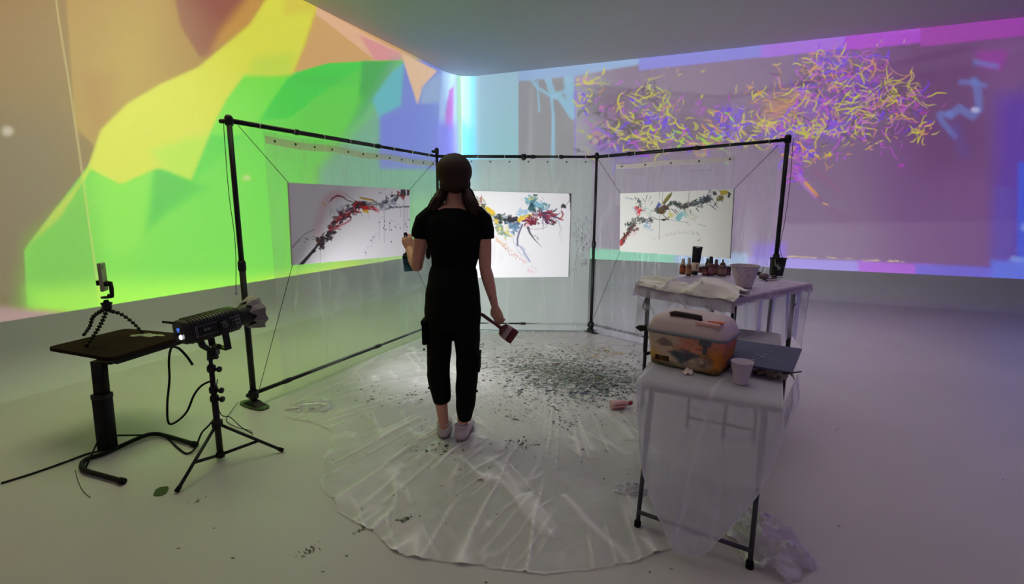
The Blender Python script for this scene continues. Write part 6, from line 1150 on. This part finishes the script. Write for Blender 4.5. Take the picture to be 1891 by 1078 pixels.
def edge_dist(X, Y, P):
    d = np.full(X.shape, 1e9)
    for k in range(len(P)):
        (x1, y1), (x2, y2) = P[k], P[(k+1) % len(P)]; L = (x2-x1)**2+(y2-y1)**2; t = np.clip(((X-x1)*(x2-x1)+(Y-y1)*(y2-y1))/L, 0, 1); d = np.minimum(d, np.hypot(X-x1-t*(x2-x1), Y-y1-t*(y2-y1)))
    return d
def sheet_h(X, Y):
    nz = fbm(X*1.7+3, Y*1.7, 131); near = .25+.75*sm(-Y, -3.35, -2.55)          # wrinkles grow towards the near edge
    c0 = np.array([.5, 4.7]); ang = np.arctan2(X-c0[0], -(Y-c0[1])); rad = np.hypot(X-c0[0], Y-c0[1])
    q1, q2, q3 = (sm(fbm(X*a+s, Y*a, 160+s), .42, .52) for a, s in ((2.2, 1), (2.6, 5), (3.4, 9)))
    r1 = ridge(ang*20+nz*.5, rad*.45, 133, 12)*q1; r4 = ridge(ang*34+nz*.8, rad*1.0, 141, 9)*q2; r2 = ridge((X+Y*.5)*12+nz*1.5, (Y-X*.5)*1.5, 136, 12)*q3; r3 = ridge((X-Y*.6)*12+nz*1.5, (Y+X*.6)*1.5, 139, 12)*q1*(1-q2); r5 = (fbm(X*6, Y*5, 171)-.3)*q2
    f = near*(.8*r1**1.2+.5*r4+.45*r2+.35*r3+.35*r5)+.12*r2+.10*r3; return .0035+np.clip(f, 0, 2)*.014, np.clip(f, 0, 1.4)
nx, ny = 420, 560; X, Y = np.meshgrid(np.linspace(og[:, 0].min()-.02, og[:, 0].max()+.02, nx), np.linspace(og[:, 1].min()-.02, og[:, 1].max()+.02, ny))
Hh, Ff = sheet_h(X, Y); wob = (fbm(X*7, Y*7, 150)-.5)*.06; ed = edge_dist(X, Y, og); keep = inside(X+wob, Y+wob*.7, og)
Ff = np.clip(Ff+.45*np.exp(-(ed/.007)**2)*sm(-Y, -3.2, -2.2)*.6, 0, 1.3); P = np.stack([X, Y, Hh], -1)
F_floor = film_mat('drop_sheet_film', .74, (240, 236, 238), .22, .02, .78, .26, (1.3, 1.3, 1.3), .1)  # fold share whitens the wrinkle crests, imitating their highlights in the film colour
tag(grid_obj('drop_sheet', P, F_floor, fold=Ff, keep=keep), 'large wrinkled clear plastic drop sheet covering the floor under the person and frame', 'plastic sheet')
g1_ = gnd(575, 752); crumple('crumpled_film', g1_, .17, .12, .030, film_mat('bunched_film2', .62, (226, 220, 228), .2, .06, .7, .2, (12, 12, 12)), 17, 'crumpled end of clear plastic on the floor right of the left frame foot', 'plastic sheet', 60)
g1_ = gnd(1165, 905); crumple('crumpled_film', g1_, .09, .07, .03, MATS['bunched_film2'], 19, 'small raised fold of plastic on the floor left of the front table leg', 'plastic sheet', 50)
# paint spatter: uncountable flecks
rs = np.random.default_rng(77); random.seed(8)
groups = {'dark': ((40, 46, 46), []), 'green': ((70, 84, 74), []), 'olive': ((98, 94, 66), []), 'blue': ((62, 68, 92), []), 'brown': ((84, 64, 60), []), 'ochre': ((168, 152, 116), []), 'teal': ((120, 136, 138), [])}
def scat(n, cx, cy, sx, sy, tilt, size, names):
    for k in range(n):
        a, b_ = rs.normal()*sx, rs.normal()*sy; x = cx+a; y = cy+b_+a*tilt; 
        if y < 617: continue
        groups[names[rs.integers(len(names))]][1].append((x, y, size*math.exp(rs.normal()*.55)))
scat(2300, 1060, 690, 62, 17, .10, .0048, ['dark', 'dark', 'green', 'green', 'olive', 'brown']); scat(900, 1110, 705, 40, 20, .25, .006, ['dark', 'green', 'dark', 'teal']); scat(800, 960, 672, 50, 20, .05, .004, ['dark', 'green', 'olive', 'brown']); scat(420, 1020, 655, 60, 12, 0, .004, ['green', 'olive', 'dark'])
scat(520, 1000, 735, 90, 22, .1, .0035, ['dark', 'green', 'olive', 'blue', 'brown']); scat(260, 1120, 650, 40, 7, .05, .006, ['ochre', 'ochre', 'olive']); scat(260, 900, 700, 70, 40, 0, .003, ['dark', 'green', 'olive']); scat(240, 1050, 725, 40, 8, .2, .006, ['teal', 'blue', 'teal'])
scat(12, 965, 722, 4, 2.0, 0, .007, ['blue', 'dark']); scat(80, 690, 727, 26, 10, -.1, .0035, ['dark', 'olive', 'dark']); scat(60, 775, 732, 28, 7, -.1, .004, ['dark', 'olive']); scat(20, 950, 772, 10, 3, .1, .005, ['dark', 'brown']); scat(50, 1050, 785, 18, 6, 0, .004, ['dark', 'green'])
scat(60, 790, 830, 26, 6, 0, .0035, ['dark', 'green']); scat(26, 752, 958, 7, 3, -.2, .004, ['dark']); scat(70, 963, 820, 18, 6, 0, .004, ['dark', 'green']); scat(260, 900, 800, 160, 60, 0, .0024, ['dark', 'dark', 'blue', 'brown']); scat(120, 950, 900, 170, 60, 0, .0022, ['dark', 'dark', 'brown', 'blue']); scat(90, 1180, 690, 14, 26, .3, .005, ['dark', 'green'])
for nm, (col, pts) in groups.items():
    A_ = np.array(pts); gx = np.array([gnd(a, b_) for a, b_, _ in pts]); ok = inside(gx[:, 0], gx[:, 1], og); hz, _ = sheet_h(gx[:, 0], gx[:, 1]); bm = B()
    for (gp_, h0, s) in zip(gx[ok], hz[ok], A_[ok, 2]):
        th = rs.normal()*.5; blob(bm, (gp_[0], gp_[1], h0+.001), (math.cos(th), math.sin(th), 0), (-math.sin(th), math.cos(th), 0), s*rs.uniform(.7, 1.5), s*rs.uniform(.6, 1.2), (0, 0, 1), .0008+.08*s, 6)
    o = obj('paint_spatter', bm, mat('spatter_'+nm, col, .55, .3)); tag(o, '%s flecks of paint scattered over the floor sheet' % {'dark': 'near-black', 'green': 'grey-green', 'olive': 'olive', 'blue': 'blue', 'brown': 'brown', 'ochre': 'ochre', 'teal': 'pale teal'}[nm], 'paint', kind='stuff')
# broad thin smears of the same paint
bm = B()
for k in range(420):
    x = rs.normal()*72+1050; y = rs.normal()*17+694+(x-1050)*.12
    if y < 622 or x > 1185: continue
    g_ = gnd(x, y); h0, _ = sheet_h(np.array([g_[0]]), np.array([g_[1]])); th = rs.normal()*.35-.1; blob(bm, (g_[0], g_[1], float(h0[0])+.0006), (math.cos(th), math.sin(th), 0), (-math.sin(th), math.cos(th), 0), rs.uniform(.02, .07), rs.uniform(.003, .014), (0, 0, 1), .0004, 9)
tag(obj('paint_smears', bm, mat('thin_grey_wash', (112, 120, 116), .5, .3, alpha=.45)), 'thin grey-green smears dragged across the floor sheet behind the person', 'paint', kind='stuff')
# scuffs and crumbs on the bare floor
bm = B()
for x, y in ((1565, 629), (1548, 791), (1545, 794), (1607, 754), (1636, 829), (1549, 971), (1788, 715), (1510, 827), (1625, 846), (1852, 885), (1240, 1050), (1200, 1056), (897, 1075), (596, 1055), (640, 1026), (330, 1012), (395, 975), (527, 671), (425, 723), (230, 680), (345, 701), (430, 1030), (116, 679)):
    g_ = gnd(x, y, .0005); blob(bm, g_, (1, 0, 0), (0, 1, 0), rs.uniform(.004, .010), rs.uniform(.003, .006), (0, 0, 1), .001, 7)
for x, y, n, s in ((573, 1015, 46, 12), (368, 922, 14, 7), (668, 977, 30, 7), (140, 842, 8, 16)):
    for k in range(n):
        a = rs.normal()*s; g_ = gnd(x+a, y-a*.5+rs.normal()*s*.35, .0005); blob(bm, g_, (.7, -.7, 0), (.7, .7, 0), rs.uniform(.004, .014), rs.uniform(.001, .003), (0, 0, 1), .0004, 6)
tag(obj('floor_crumbs', bm, mat('floor_scuff', (96, 90, 84), .8, .2)), 'small dark crumbs and scuff marks on the bare floor', 'dirt', kind='stuff')
bm = B(); P_ = smooth_path([gnd(139, 868, .003), gnd(145, 890, .003), gnd(155, 908, .003), gnd(167, 918, .003)], 6); loft(bm, P_, [.0015]*len(P_), 6); tag(obj('thin_thread', bm, mat('pale_thread', (96, 92, 80), .8, .1), None, True), 'thin pale thread curling on the floor below the left foot of the desk', 'thread')
bm = B(); P_ = [gnd(1104+9*math.cos(a), 611.5+2.6*math.sin(a), .012) for a in np.linspace(0, 2*PI, 24)]; loft(bm, P_, [.004]*24, 8, cap=False); tag(obj('cord_ring', bm, mat('grey_ring', (110, 108, 112), .6, .3), None, True), 'small grey ring on the floor right of the inner frame foot', 'ring')
